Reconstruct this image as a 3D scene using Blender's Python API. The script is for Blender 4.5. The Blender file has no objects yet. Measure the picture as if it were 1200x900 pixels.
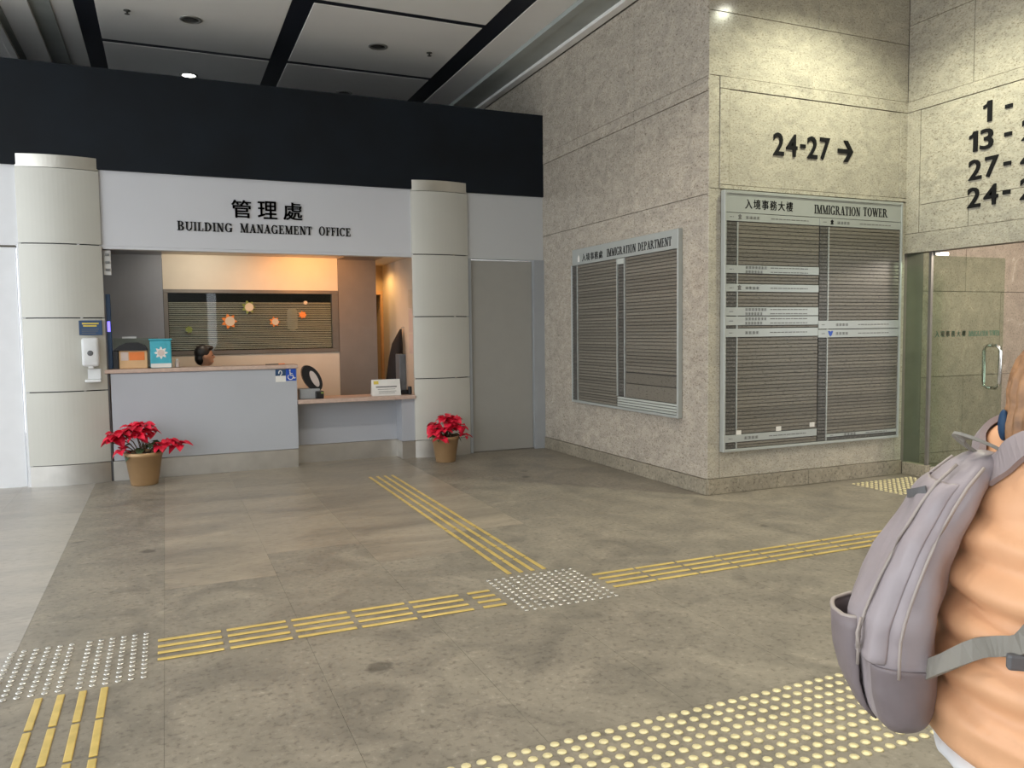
import bpy, bmesh, math, random
from mathutils import Vector, Matrix, Euler
random.seed(7)
scene = bpy.context.scene
COL = scene.collection
PI = math.pi

# ------------------------------------------------------------------ camera
YAW, PIT, ROL, FPX, EYE = .4102, -.0662, -.0119, 931.87, 1.55
fw = Vector((math.sin(YAW)*math.cos(PIT), math.cos(YAW)*math.cos(PIT), math.sin(PIT)))
r0 = Vector((math.cos(YAW), -math.sin(YAW), 0)); u0 = r0.cross(fw)
r1 = r0*math.cos(ROL) + u0*math.sin(ROL); u1 = r1.cross(fw)
cd = bpy.data.cameras.new('camera'); cam = bpy.data.objects.new('camera', cd); COL.objects.link(cam)
M = Matrix((r1, u1, -fw)).transposed().to_4x4(); M.translation = (0, 0, EYE); cam.matrix_world = M
cd.sensor_fit = 'HORIZONTAL'; cd.sensor_width = 36; cd.lens = FPX/1200*36; cd.clip_start = .05; cd.clip_end = 200
scene.camera = cam

# ------------------------------------------------------------------ world, exposure, lights
vs = scene.view_settings
vs.view_transform = 'Standard'; vs.look = 'None'; vs.gamma = 1; vs.use_curve_mapping = False; vs.exposure = 0.0
w = bpy.data.worlds.new('sky'); scene.world = w; w.use_nodes = True
bg = w.node_tree.nodes['Background']; bg.inputs[0].default_value = (.90, .95, 1, 1); bg.inputs[1].default_value = 3.0

def lamp(name, kind, loc, energy, color, size=.1, aim=None, spot=None, blend=.5):
    d = bpy.data.lights.new(name, kind); d.energy = energy; d.color = color
    if kind == 'AREA': d.shape = 'DISK'; d.size = size
    else: d.shadow_soft_size = size
    if spot: d.spot_size = spot; d.spot_blend = blend
    o = bpy.data.objects.new(name, d); COL.objects.link(o); o.location = loc
    if aim: o.rotation_euler = Vector(aim).to_track_quat('-Z', 'Y').to_euler()
    return o

# ------------------------------------------------------------------ materials
MATS = {}
def nt(name):
    m = bpy.data.materials.new(name); m.use_nodes = True; MATS[name] = m
    return m, m.node_tree.nodes, m.node_tree.links, m.node_tree.nodes['Principled BSDF']
def ramp(N, stops):
    r = N.new('ShaderNodeValToRGB'); e = r.color_ramp.elements
    while len(e) < len(stops): e.new(.5)
    for el, (p, c) in zip(e, stops): el.position = p; el.color = (*c, 1)
    return r
def noise(N, L, scale, detail=4, rough=.55, vec=None, dist=0):
    n = N.new('ShaderNodeTexNoise'); n.inputs['Scale'].default_value = scale; n.inputs['Detail'].default_value = detail
    n.inputs['Roughness'].default_value = rough; n.inputs['Distortion'].default_value = dist
    if vec: L.new(vec, n.inputs['Vector'])
    return n
def mixc(N, L, mode, fac, a, b):
    m = N.new('ShaderNodeMix'); m.data_type = 'RGBA'; m.blend_type = mode
    for i, v in ((0, fac), (6, a), (7, b)):
        if isinstance(v, (int, float)): m.inputs[i].default_value = v
        elif isinstance(v, tuple): m.inputs[i].default_value = (*v, 1)
        else: L.new(v, m.inputs[i])
    return m.outputs[2]
def plain(name, col, rough=.5, metal=0, var=.08, scale=6, bump=0, bscale=200, coat=0, spec=.5, aniso=None):
    """a plain coloured surface with faint tonal variation and optional fine relief"""
    m, N, L, B = nt(name)
    g = N.new('ShaderNodeNewGeometry'); n = noise(N, L, scale, 3, .5, g.outputs['Position'])
    lo = tuple(max(0, c*(1-var)) for c in col); hi = tuple(min(1, c*(1+var)) for c in col)
    r = ramp(N, [(.3, lo), (.7, hi)]); L.new(n.outputs['Fac'], r.inputs[0]); L.new(r.outputs[0], B.inputs['Base Color'])
    B.inputs['Roughness'].default_value = rough; B.inputs['Metallic'].default_value = metal
    B.inputs['Coat Weight'].default_value = coat; B.inputs['Specular IOR Level'].default_value = spec
    if bump:
        n2 = noise(N, L, bscale, 3, .6, g.outputs['Position']); b = N.new('ShaderNodeBump'); b.inputs['Strength'].default_value = bump
        b.inputs['Distance'].default_value = .002; L.new(n2.outputs['Fac'], b.inputs['Height']); L.new(b.outputs[0], B.inputs['Normal'])
    return m
def emit(name, col, s):
    m, N, L, B = nt(name); B.inputs['Base Color'].default_value = (*col, 1)
    B.inputs['Emission Color'].default_value = (*col, 1); B.inputs['Emission Strength'].default_value = s
    return m
def stone(name, base, dark, light, rough, fine=70, band=9, bump=.15, vary=.12, spots=None, stretch=(1, 1, 1), mottle=.22):
    m, N, L, B = nt(name)
    g = N.new('ShaderNodeNewGeometry')
    mp = N.new('ShaderNodeMapping'); mp.inputs['Scale'].default_value = stretch; L.new(g.outputs['Position'], mp.inputs['Vector'])
    P = mp.outputs[0]
    a = noise(N, L, fine, 5, .65, P, .3); ra = ramp(N, [(.33, dark), (.47, base), (.58, base), (.72, light)]); L.new(a.outputs['Fac'], ra.inputs[0])
    b = noise(N, L, band, 6, .6, P, 1.2); rb = ramp(N, [(.3, (1-mottle,)*3), (.7, (1+mottle*.55, 1+mottle*.5, 1+mottle*.4))]); L.new(b.outputs['Fac'], rb.inputs[0])
    c = mixc(N, L, 'MULTIPLY', 1.0, ra.outputs[0], rb.outputs[0])
    oi = N.new('ShaderNodeObjectInfo'); rc = ramp(N, [(0, (1-vary,)*3), (1, (1+vary, 1+vary, 1+vary*.8))]); L.new(oi.outputs['Random'], rc.inputs[0])
    c = mixc(N, L, 'MULTIPLY', 1.0, c, rc.outputs[0])
    if spots:
        # worn-in dark blotches, scattered
        wv = noise(N, L, 9, 3, .6, g.outputs['Position']); sc = N.new('ShaderNodeVectorMath'); sc.operation = 'SCALE'; sc.inputs['Scale'].default_value = .09
        L.new(wv.outputs['Color'], sc.inputs[0]); av = N.new('ShaderNodeVectorMath'); av.operation = 'ADD'; L.new(g.outputs['Position'], av.inputs[0]); L.new(sc.outputs[0], av.inputs[1])
        vo = N.new('ShaderNodeTexVoronoi'); vo.inputs['Scale'].default_value = spots; L.new(av.outputs[0], vo.inputs['Vector'])
        sep = N.new('ShaderNodeSeparateColor'); L.new(vo.outputs['Color'], sep.inputs[0])
        sz = N.new('ShaderNodeMath'); sz.operation = 'MULTIPLY_ADD'; L.new(sep.outputs[0], sz.inputs[0]); sz.inputs[1].default_value = -.12; L.new(vo.outputs['Distance'], sz.inputs[2])
        rs = ramp(N, [(0, (.52, .52, .52)), (.05, (1, 1, 1))]); L.new(sz.outputs[0], rs.inputs[0])
        lo = ramp(N, [(.55, (0, 0, 0)), (.62, (1, 1, 1))]); L.new(sep.outputs[1], lo.inputs[0])
        sm = mixc(N, L, 'MIX', lo.outputs[0], (1., 1., 1.), rs.outputs[0])
        c = mixc(N, L, 'MULTIPLY', 1.0, c, sm)
    L.new(c, B.inputs['Base Color'])
    rr = N.new('ShaderNodeMapRange'); rr.inputs[3].default_value = rough*.8; rr.inputs[4].default_value = rough*1.25
    L.new(b.outputs['Fac'], rr.inputs[0]); L.new(rr.outputs[0], B.inputs['Roughness'])
    bp = N.new('ShaderNodeBump'); bp.inputs['Strength'].default_value = bump; bp.inputs['Distance'].default_value = .002
    L.new(a.outputs['Fac'], bp.inputs['Height']); L.new(bp.outputs[0], B.inputs['Normal'])
    return m
def print_lines(name, base, ink, sx, thr, rough=.35):
    """a strip with a run of tiny illegible print along its length"""
    m, N, L, B = nt(name)
    g = N.new('ShaderNodeNewGeometry'); mp = N.new('ShaderNodeMapping'); mp.inputs['Scale'].default_value = sx
    L.new(g.outputs['Position'], mp.inputs['Vector'])
    n = noise(N, L, 1, 3, .7, mp.outputs[0]); r = ramp(N, [(thr, base), (thr+.08, ink)]); L.new(n.outputs['Fac'], r.inputs[0])
    oi = N.new('ShaderNodeObjectInfo'); rc = ramp(N, [(0, (.82,)*3), (1, (1.12,)*3)]); L.new(oi.outputs['Random'], rc.inputs[0])
    L.new(mixc(N, L, 'MULTIPLY', 1., r.outputs[0], rc.outputs[0]), B.inputs['Base Color']); B.inputs['Roughness'].default_value = rough
    return m
def glass(name, col, ior=1.45, rough=0.0, refl=1.0):
    """thin architectural pane: straight-through tinted transmission with Fresnel reflection"""
    m, N, L, B = nt(name)
    out = N['Material Output']; N.remove(B)
    t = N.new('ShaderNodeBsdfTransparent'); t.inputs[0].default_value = (*col, 1)
    gl = N.new('ShaderNodeBsdfGlossy'); gl.inputs['Roughness'].default_value = rough
    f = N.new('ShaderNodeFresnel'); f.inputs[0].default_value = ior
    nz = noise(N, L, 3); mr = N.new('ShaderNodeMapRange'); mr.inputs[3].default_value = .0; mr.inputs[4].default_value = .02
    L.new(nz.outputs['Fac'], mr.inputs[0])
    ad = N.new('ShaderNodeMath'); ad.operation = 'MULTIPLY_ADD'; L.new(f.outputs[0], ad.inputs[0]); ad.inputs[1].default_value = refl; L.new(mr.outputs[0], ad.inputs[2])
    ge = N.new('ShaderNodeNewGeometry'); iv = N.new('ShaderNodeMath'); iv.operation = 'SUBTRACT'; iv.inputs[0].default_value = 1; L.new(ge.outputs['Backfacing'], iv.inputs[1])
    fr_ = N.new('ShaderNodeMath'); fr_.operation = 'MULTIPLY'; L.new(ad.outputs[0], fr_.inputs[0]); L.new(iv.outputs[0], fr_.inputs[1])
    mx = N.new('ShaderNodeMixShader'); L.new(fr_.outputs[0], mx.inputs[0]); L.new(t.outputs[0], mx.inputs[1]); L.new(gl.outputs[0], mx.inputs[2])
    L.new(mx.outputs[0], out.inputs[0])
    return m

stone('marble', (.455, .405, .34), (.20, .165, .125), (.62, .575, .50), .24, fine=46, band=5, bump=.25, vary=.05, stretch=(1, 1, 1.7))
stone('marble_polished', (.475, .44, .365), (.23, .195, .145), (.63, .595, .505), .13, fine=46, band=5, bump=.06, vary=.04, stretch=(1, 1, 1.7))
stone('plinth_stone', (.30, .265, .205), (.13, .11, .08), (.45, .41, .33), .4, fine=40, band=3, bump=.3, vary=.06)
stone('lobby_marble', (.38, .325, .27), (.22, .18, .14), (.48, .42, .355), .25, fine=50, band=5, bump=.1, vary=.04)
stone('floor_granite', (.245, .219, .176), (.155, .136, .108), (.335, .305, .25), .42, fine=30, band=2.4, bump=.22, vary=.015, spots=2.2, mottle=.34)
stone('floor_granite_pale', (.37, .34, .30), (.29, .265, .23), (.44, .41, .365), .34, fine=26, band=1.4, bump=.06, vary=.04, stretch=(.55, 1.5, 1))
stone('floor_granite_warm', (.295, .255, .20), (.22, .187, .145), (.36, .318, .255), .36, fine=26, band=1.6, bump=.06, vary=.07, mottle=.36, stretch=(.55, 1.5, 1))
plain('joint_dark', (.15, .132, .11), .8)
plain('ceiling_panel', (.78, .77, .74), .7, var=.03, scale=1)
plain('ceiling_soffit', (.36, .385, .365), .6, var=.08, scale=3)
plain('ceiling_pale', (.85, .84, .80), .6, var=.05)
plain('black_strip', (.006, .008, .016), .5)
plain('navy_black', (.0035, .0065, .0105), .6, var=.3, scale=2, spec=.25)
plain('fascia_white', (.60, .605, .63), .45, var=.02, scale=1)
plain('fascia_right', (.50, .505, .50), .45, var=.02, scale=1)
plain('champagne', (.55, .54, .485), .42, metal=.25, var=.03, scale=1)
plain('cap_metal', (.62, .60, .54), .28, metal=.9, var=.04)
plain('steel', (.60, .58, .54), .34, metal=.85, var=.10, scale=4)
plain('chrome', (.75, .74, .72), .12, metal=1)
plain('door_grey', (.31, .30, .27), .5, var=.02)
plain('jamb_grey', (.31, .325, .335), .45, var=.03)
plain('door_white', (.82, .83, .85), .45, var=.02)
plain('counter_grey', (.42, .435, .47), .4, var=.02, scale=2)
plain('worktop', (.52, .385, .315), .45, var=.10, scale=25)
plain('partition_grey', (.27, .295, .34), .45, var=.03)
plain('partition_taupe', (.22, .20, .18), .5, var=.04)
plain('cream', (.66, .60, .50), .6, var=.02)
plain('window_frame', (.20, .185, .165), .4, metal=.4)
plain('warm_wall', (.62, .46, .26), .6)
plain('room_shade_black', (.015, .02, .022), .8)  # darkness of an unlit room, given as a colour
plain('blind_slat', (.90, .88, .82), .4)
plain('black_text', (.006, .006, .007), .6, spec=.2)
plain('green_text', (.02, .10, .06), .5)
plain('sign_silver', (.40, .42, .40), .3, metal=.2, var=.03)
plain('board_back', (.06, .055, .048), .5)
print_lines('slat_number', (.085, .08, .07), (.18, .17, .15), (60, 60, 60), .55)
print_lines('slat_text', (.175, .158, .128), (.08, .072, .056), (26, 26, 90), .56)
print_lines('slat_head', (.46, .48, .44), (.46, .48, .44), (20, 20, 20), .6)
plain('greek_ink', (.13, .13, .125), .5)
plain('brass', (.72, .54, .17), .36, metal=.4, var=.10, scale=14)
plain('brass_stud', (.74, .655, .38), .4, metal=.3, var=.12, scale=30)
plain('steel_stud', (.66, .64, .58), .25, metal=.8, var=.1, scale=30)
plain('gold_pot', (.40, .25, .125), .38, metal=.35, var=.06)
plain('soil', (.03, .02, .012), .9)
plain('bract_red', (.70, .012, .045), .5, var=.25, scale=22)
plain('leaf_green', (.03, .06, .02), .5, var=.2, scale=30)
plain('stem_brown', (.10, .055, .03), .7)
plain('plastic_white', (.72, .73, .73), .35)
plain('plastic_black', (.01, .01, .012), .35)
plain('plastic_grey', (.12, .12, .125), .4)
plain('sign_navy', (.02, .06, .14), .4)
plain('sign_yellow', (.65, .5, .08), .5)
plain('sign_blue', (.01, .07, .42), .4)
plain('paper_white', (.74, .72, .68), .7)
plain('paper_pink', (.62, .52, .47), .7)
plain('box_tan', (.66, .42, .22), .6)
plain('box_orange', (.80, .22, .05), .6)
plain('box_cyan', (.06, .40, .50), .5, var=.1, scale=20)
plain('skin', (.50, .27, .17), .5, var=.05)
plain('hair_black', (.012, .009, .008), .45)
plain('hair_brown', (.30, .155, .07), .5, var=.35, scale=40)
plain('jacket_peach', (.74, .40, .215), .5, var=.05, scale=9, bump=.3, bscale=45)
plain('trousers', (.55, .55, .56), .8)
plain('shirt_white', (.75, .75, .75), .7)
plain('shoe', (.5, .5, .5), .6)
plain('uniform', (.02, .025, .04), .7)
plain('bag_mauve', (.33, .285, .295), .40, var=.06, scale=14, bump=.5, bscale=30)
plain('bag_dark', (.20, .165, .17), .5, var=.08, scale=14, bump=.4, bscale=35)  # darker cloth of the pocket and the lower boot
plain('bag_piping', (.36, .31, .28), .5)
plain('webbing', (.22, .205, .175), .6)
plain('strap_mauve', (.30, .25, .25), .55)
plain('blue_cloth', (.006, .04, .10), .6)
plain('coat_black', (.008, .008, .01), .8)
plain('sticker_orange', (.75, .25, .05), .6)
plain('sticker_cream', (.6, .52, .4), .6)
plain('sticker_green', (.2, .26, .06), .6)
plain('lamp_trim', (.35, .35, .33), .35, metal=.6)
plain('lamp_dark', (.07, .07, .065), .3, metal=.5)
emit('lamp_glow', (1, .96, .88), 14)
emit('lamp_warm', (1, .62, .28), 8)
emit('screen_violet', (.25, .2, 1), 1.6)
glass('pane_green', (.84, .90, .84), refl=.9)
glass('pane_window', (.75, .78, .76), refl=1.2)

SCRATCH = bpy.data.scenes.new('scratch')
def evaluated(o):
    """mesh of an object evaluated alone in a scratch scene"""
    SCRATCH.collection.objects.link(o); vl = SCRATCH.view_layers[0]; vl.update()
    dg = vl.depsgraph; dg.update()
    return bpy.data.meshes.new_from_object(o.evaluated_get(dg), depsgraph=dg)

# ------------------------------------------------------------------ mesh helpers
def mesh_obj(name, bm, mat, parent=None, smooth=False, origin='base'):
    bmesh.ops.recalc_face_normals(bm, faces=bm.faces)
    xs = [v.co for v in bm.verts]
    lo = Vector([min(c[i] for c in xs) for i in range(3)]); hi = Vector([max(c[i] for c in xs) for i in range(3)])
    c = Vector(((lo.x+hi.x)/2, (lo.y+hi.y)/2, lo.z))
    bmesh.ops.translate(bm, verts=bm.verts, vec=-c)
    me = bpy.data.meshes.new(name); bm.to_mesh(me); bm.free()
    for p in me.polygons: p.use_smooth = bool(smooth)
    me.materials.append(MATS[mat] if isinstance(mat, str) else mat)
    return link(name, me, c, parent)
def link(name, me, loc, parent=None, rot=None, scale=None):
    o = bpy.data.objects.new(name, me); COL.objects.link(o); o.location = loc
    if rot is not None: o.rotation_euler = rot
    if scale is not None: o.scale = scale
    if parent: adopt(o, parent)
    return o
def adopt(o, parent):
    o.parent = parent
    o.matrix_parent_inverse = WM(parent).inverted()
def WM(o):
    return (WM(o.parent) @ o.matrix_parent_inverse @ o.matrix_basis) if o.parent else o.matrix_basis.copy()
def thing(name, label, cat, loc=(0, 0, 0), group=None):
    o = bpy.data.objects.new(name, None); COL.objects.link(o); o.location = loc; o.empty_display_size = .1
    return tag(o, label, cat, group)
def tag(o, label, cat, group=None):
    o['label'] = label; o['category'] = cat
    if group: o['group'] = group
    return o
def struct(o, label=None, cat=None):
    o['kind'] = 'structure'
    if label: o['label'] = label
    if cat: o['category'] = cat
    return o
def box(bm, x0, x1, y0, y1, z0, z1, bev=0, seg=1):
    r = bmesh.ops.create_cube(bm, size=1)
    for v in r['verts']: v.co = Vector(((x0+x1)/2+v.co.x*(x1-x0), (y0+y1)/2+v.co.y*(y1-y0), (z0+z1)/2+v.co.z*(z1-z0)))
    if bev:
        es = list({e for v in r['verts'] for e in v.link_edges})
        bmesh.ops.bevel(bm, geom=es, offset=bev, segments=seg, affect='EDGES', profile=.5)
def B(name, mat, parent, x0, x1, y0, y1, z0, z1, bev=0, seg=1):
    bm = bmesh.new(); box(bm, x0, x1, y0, y1, z0, z1, bev, seg)
    return mesh_obj(name, bm, mat, parent)
def lathe(bm, prof, c=(0, 0, 0), n=32, axis='Z', caps=True):
    rings = []
    for r, z in prof:
        ring = []
        for k in range(n):
            a = 2*PI*k/n; p = (r*math.cos(a), r*math.sin(a), z)
            if axis == 'Y': p = (p[0], p[2], p[1])
            if axis == 'X': p = (p[2], p[0], p[1])
            ring.append(bm.verts.new(Vector(p)+Vector(c)))
        rings.append(ring)
    for a, b in zip(rings, rings[1:]):
        for k in range(n): bm.faces.new((a[k], a[(k+1) % n], b[(k+1) % n], b[k]))
    if caps:
        for ring in (rings[0], rings[-1]): bm.faces.new(ring)
def tube(bm, pts, rad, n=8, flat=None):
    """tube along pts; flat=(w,t,up) makes a ribbon of width w and thickness t"""
    pts = [Vector(p) for p in pts]; rings = []
    for i, p in enumerate(pts):
        d = (pts[min(i+1, len(pts)-1)]-pts[max(i-1, 0)]).normalized()
        up = Vector(flat[2]) if flat else (Vector((0, 0, 1)) if abs(d.z) < .9 else Vector((1, 0, 0)))
        s = d.cross(up).normalized(); t = s.cross(d).normalized()
        if flat:
            w_, h_ = flat[0]/2, flat[1]/2
            ring = [p+s*a*w_+t*b*h_ for a, b in ((-1, -1), (1, -1), (1, 1), (-1, 1))]
        else:
            rr = rad[i] if isinstance(rad, (list, tuple)) else rad
            ring = [p+(s*math.cos(2*PI*k/n)+t*math.sin(2*PI*k/n))*rr for k in range(n)]
        rings.append([bm.verts.new(q) for q in ring])
    m = len(rings[0])
    for a, b in zip(rings, rings[1:]):
        for k in range(m): bm.faces.new((a[k], a[(k+1) % m], b[(k+1) % m], b[k]))
    bm.faces.new(rings[0]); bm.faces.new(rings[-1])
def prism(bm, poly, fn, depth):
    """poly: 2-D outline; fn(u,v,d) -> 3-D; extruded from d=0 to depth"""
    a = [bm.verts.new(fn(u, v, 0)) for u, v in poly]; b = [bm.verts.new(fn(u, v, depth)) for u, v in poly]
    n = len(poly)
    for k in range(n): bm.faces.new((a[k], a[(k+1) % n], b[(k+1) % n], b[k]))
    bm.faces.new(a); bm.faces.new(b)
def ellipsoid(bm, c, r, rot=None, u=20, v=12):
    m = rot.to_matrix() if rot else None; c = Vector(c); rings = []
    def pt(a, b):
        p = Vector((r[0]*math.sin(b)*math.cos(a), r[1]*math.sin(b)*math.sin(a), r[2]*math.cos(b)))
        return bm.verts.new(c+(m @ p if m else p))
    top = pt(0, 0); bot = pt(0, PI)
    for i in range(1, v): rings.append([pt(2*PI*k/u, PI*i/v) for k in range(u)])
    for k in range(u):
        bm.faces.new((top, rings[0][k], rings[0][(k+1) % u])); bm.faces.new((bot, rings[-1][(k+1) % u], rings[-1][k]))
    for A, Bq in zip(rings, rings[1:]):
        for k in range(u): bm.faces.new((A[k], Bq[k], Bq[(k+1) % u], A[(k+1) % u]))
def capsule(bm, p0, r0_, p1, r1_, n=6):
    p0, p1 = Vector(p0), Vector(p1)
    for i in range(n+1):
        t = i/n; rr = r0_+(r1_-r0_)*t
        ellipsoid(bm, p0.lerp(p1, t), (rr, rr, rr), None, 14, 8)
def fuse(name, bm, mat, parent, voxel=.012, smooth_it=6, decimate=None, post=None):
    """weld overlapping forms into one continuous skin"""
    me = bpy.data.meshes.new(name); bm.to_mesh(me); bm.free()
    o = bpy.data.objects.new(name, me)
    md = o.modifiers.new('remesh', 'REMESH'); md.mode = 'VOXEL'; md.voxel_size = voxel
    sm = o.modifiers.new('smooth', 'SMOOTH'); sm.iterations = smooth_it; sm.factor = .5
    me2 = evaluated(o)
    bpy.data.objects.remove(o); bpy.data.meshes.remove(me)
    bm = bmesh.new(); bm.from_mesh(me2); bpy.data.meshes.remove(me2)
    if post: post(bm)
    return mesh_obj(name, bm, mat, parent, smooth=True)

# ---- lettering
def text_bm(s, height, offset=0.0, spacing=1.0, bm=None, place=None, depth=.004, width=None):
    """sans / CJK lettering as a mesh; place(u,v,d) maps to 3-D, (0,0) = left baseline; height = cap height"""
    c = bpy.data.curves.new('t', 'FONT'); c.body = s; c.size = 1; cjk = ord(s[0]) > 0x3000; c.offset = 0 if cjk else offset; c.space_character = spacing; c.resolution_u = 3
    o = bpy.data.objects.new('t', c)
    me = evaluated(o)
    bpy.data.objects.remove(o); bpy.data.curves.remove(c)
    xs = [v.co.x for v in me.vertices]; ys = [v.co.y for v in me.vertices]
    x0, x1, y0, y1 = min(xs), max(xs), min(ys), max(ys)
    k = height/(y1-y0); kx = width/(x1-x0) if width else k
    tb = bmesh.new(); tb.from_mesh(me); bpy.data.meshes.remove(me)
    r = bmesh.ops.extrude_face_region(tb, geom=tb.faces[:])
    for v in r['geom']:
        if isinstance(v, bmesh.types.BMVert): v.co.z = 1
    bmesh.ops.recalc_face_normals(tb, faces=tb.faces)
    for v in tb.verts: v.co = Vector(place((v.co.x-x0)*kx, (v.co.y-y0)*k, v.co.z*depth))
    tmp = bpy.data.meshes.new('t'); tb.to_mesh(tmp); tb.free()
    if cjk:      # heavier strokes: shifted copies of the glyph
        base = [v.co.copy() for v in tmp.vertices]; o0 = Vector(place(0, 0, 0)); e = offset*height
        for du, dv in ((-e, -e*.5), (e, -e*.5), (-e, e*.5), (e, e*.5)):
            sh = Vector(place(du, dv, 0))-o0
            for v, b in zip(tmp.vertices, base): v.co = b+sh
            bm.from_mesh(tmp)
    else: bm.from_mesh(tmp)
    bpy.data.meshes.remove(tmp)
    return (x1-x0)*kx

def ring_poly(cx, cy, ax, ay, bx, by, a0, a1, n=18):
    o = []; i = []
    for k in range(n+1):
        a = math.radians(a0+(a1-a0)*k/n)
        o.append((cx+ax*math.cos(a), cy+ay*math.sin(a))); i.append((cx+bx*math.cos(a), cy+by*math.sin(a)))
    return [[o[k], o[k+1], i[k+1], i[k]] for k in range(n)]
def rect(x0, x1, y0, y1): return [[(x0, y0), (x1, y0), (x1, y1), (x0, y1)]]
S, T = .20, .08       # thick stem, thin stroke
def stem(x): return rect(x, x+S, 0, 1)+rect(x-.08, x+S+.08, 0, T)+rect(x-.08, x+S+.08, 1-T, 1)
def diag(x0, x1, w, y0=0, y1=1): return [[(x0, y0), (x0+w, y0), (x1+w, y1), (x1, y1)]]
def serif_glyph(ch):
    if ch == 'I': return stem(.1), .40
    if ch == 'L': return stem(.1)+rect(.1, .66, 0, T)+rect(.59, .66, 0, .32), .74
    if ch in 'EF':
        g = stem(.1)+rect(.1, .66, 1-T, 1)+rect(.60, .66, .72, 1)+rect(.3, .5, .48, .48+T)+rect(.46, .52, .38, .66)
        if ch == 'E': g += rect(.1, .70, 0, T)+rect(.63, .70, 0, .3)
        return g, .78 if ch == 'E' else .72
    if ch == 'T': return rect(.28, .48, 0, 1)+rect(.2, .56, 0, T)+rect(.02, .74, 1-T, 1)+rect(.02, .08, .7, 1)+rect(.68, .74, .7, 1), .78
    if ch == 'O': return ring_poly(.45, .5, .43, .52, .22, .44, 0, 360, 28), .92
    if ch == 'C': return ring_poly(.45, .5, .43, .52, .22, .44, 38, 322, 24)+rect(.74, .80, .66, .98), .88
    if ch == 'G': return ring_poly(.45, .5, .43, .52, .22, .44, 38, 322, 24)+rect(.74, .80, .68, .98)+rect(.64, .84, .02, .44)+rect(.56, .90, .40, .47), .96
    if ch == 'D': return stem(.1)+ring_poly(.36, .5, .46, .5, .24, .42, -90, 90), .90
    if ch == 'U': return rect(.08, .28, .3, 1)+rect(0, .36, 1-T, 1)+rect(.66, .75, .3, 1)+rect(.58, .83, 1-T, 1)+ring_poly(.415, .32, .335, .34, .15, .22, 180, 360), .86
    if ch in 'BPR':
        g = stem(.1)+ring_poly(.36, .735, .34, .265, .13, .185, -90, 90)+rect(.2, .4, .47, .55)
        if ch == 'B': g += ring_poly(.38, .26, .38, .26, .15, .18, -90, 90)+rect(.2, .4, 0, T)
        if ch == 'R': g += diag(.66, .36, .22, 0, .5)+rect(.62, .98, 0, T)
        return g, {'B': .82, 'P': .76, 'R': .94}[ch]
    if ch == 'A': return diag(.08, .42, .09)+diag(.58, .32, .24)+rect(.2, .68, .28, .36)+rect(0, .26, 0, T)+rect(.5, .90, 0, T), .90
    if ch == 'N': return rect(.12, .21, 0, 1)+rect(.68, .77, 0, 1)+diag(.56, .08, .24)+rect(.02, .31, 0, T)+rect(.58, .87, 1-T, 1)+rect(.0, .2, 1-T, 1), .90
    if ch == 'M': return rect(.12, .20, 0, 1)+rect(.78, .98, 0, 1)+diag(.44, .08, .22)+diag(.46, .80, .09)+rect(.02, .30, 0, T)+rect(.72, 1.06, 0, T)+rect(0, .2, 1-T, 1)+rect(.82, 1.06, 1-T, 1), 1.10
    if ch == 'W': return diag(.28, .02, .22)+diag(.30, .58, .09)+diag(.72, .46, .22)+diag(.76, 1.02, .09)+rect(-.04, .34, 1-T, 1)+rect(.44, .72, 1-T, 1)+rect(.92, 1.18, 1-T, 1), 1.18
    return [], .5
def serif_text(bm, s, height, place, width, depth=.004, smallcaps=None, gap=.06):
    items = []; x = 0
    prev = ' '
    for ch in s:
        k = 1.0 if (not smallcaps or prev == ' ') else smallcaps
        g, adv = serif_glyph(ch)
        items.append((g, x, k)); x += (adv+gap)*k; prev = ch
    kx = width/x
    for g, gx, k in items:
        for poly in g: prism(bm, poly, lambda u, v, d, gx=gx, k=k: place((gx+u*k)*kx, v*k*height, d), depth)

# ------------------------------------------------------------------ dimensions
D, XS, DM, XR, ZC = 9.463, 4.579, 6.0, 7.074, 5.0

# ------------------------------------------------------------------ floor
fl = struct(B('floor', 'joint_dark', None, -7, 13, -7, 15, -.14, -.0045), 'worn grey-brown granite slab floor of the lobby', 'floor')
xe = [-.73-.665*k for k in range(9, 0, -1)]+[-.73, -.06]+[-.06+.665*k for k in range(1, 19)]
far = bmesh.new()
for i in range(len(xe)-1):
    x0, x1 = xe[i], xe[i+1]
    rows = {-.73: [5.28, 7.94], -.06: [5.22, 7.85]}.get(round(x0, 2))
    if rows: ys = [-7, -4.6, -2.1, .1, 2.62, 4.07, rows[0], 6.5, rows[1], 9.4, 11, 13, 15]
    else:
        o_ = (i % 2)*.55; ys = [-7, -4.6, -2.1, .1, 2.62]+[4.07+o_*.5]+[5.22+o_+1.33*k for k in range(4)]+[11, 13, 15]
    for y0, y1 in zip(ys, ys[1:]):
        inview = (y1 > 2.2 and y0 < 9.4 and x1 > -2.2 and x0 < XR+.3 and not (x0 > XS and y0 > DM))
        g = .0006
        if inview:
            if x1 <= -.7: m = 'floor_granite_pale'
            elif y0 >= 5.1 and x0 > -.1 and x0 < 2.5: m = 'floor_granite_warm'
            else: m = 'floor_granite'
            B('slab', m, fl, x0+g, x1-g, y0+g, y1-g, -.03, 0)
        else: box(far, x0+g, x1-g, y0+g, y1-g, -.03, 0)
far_o = mesh_obj('outer_slabs', far, 'floor_granite', fl); far_o['kind'] = 'stuff'

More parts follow.
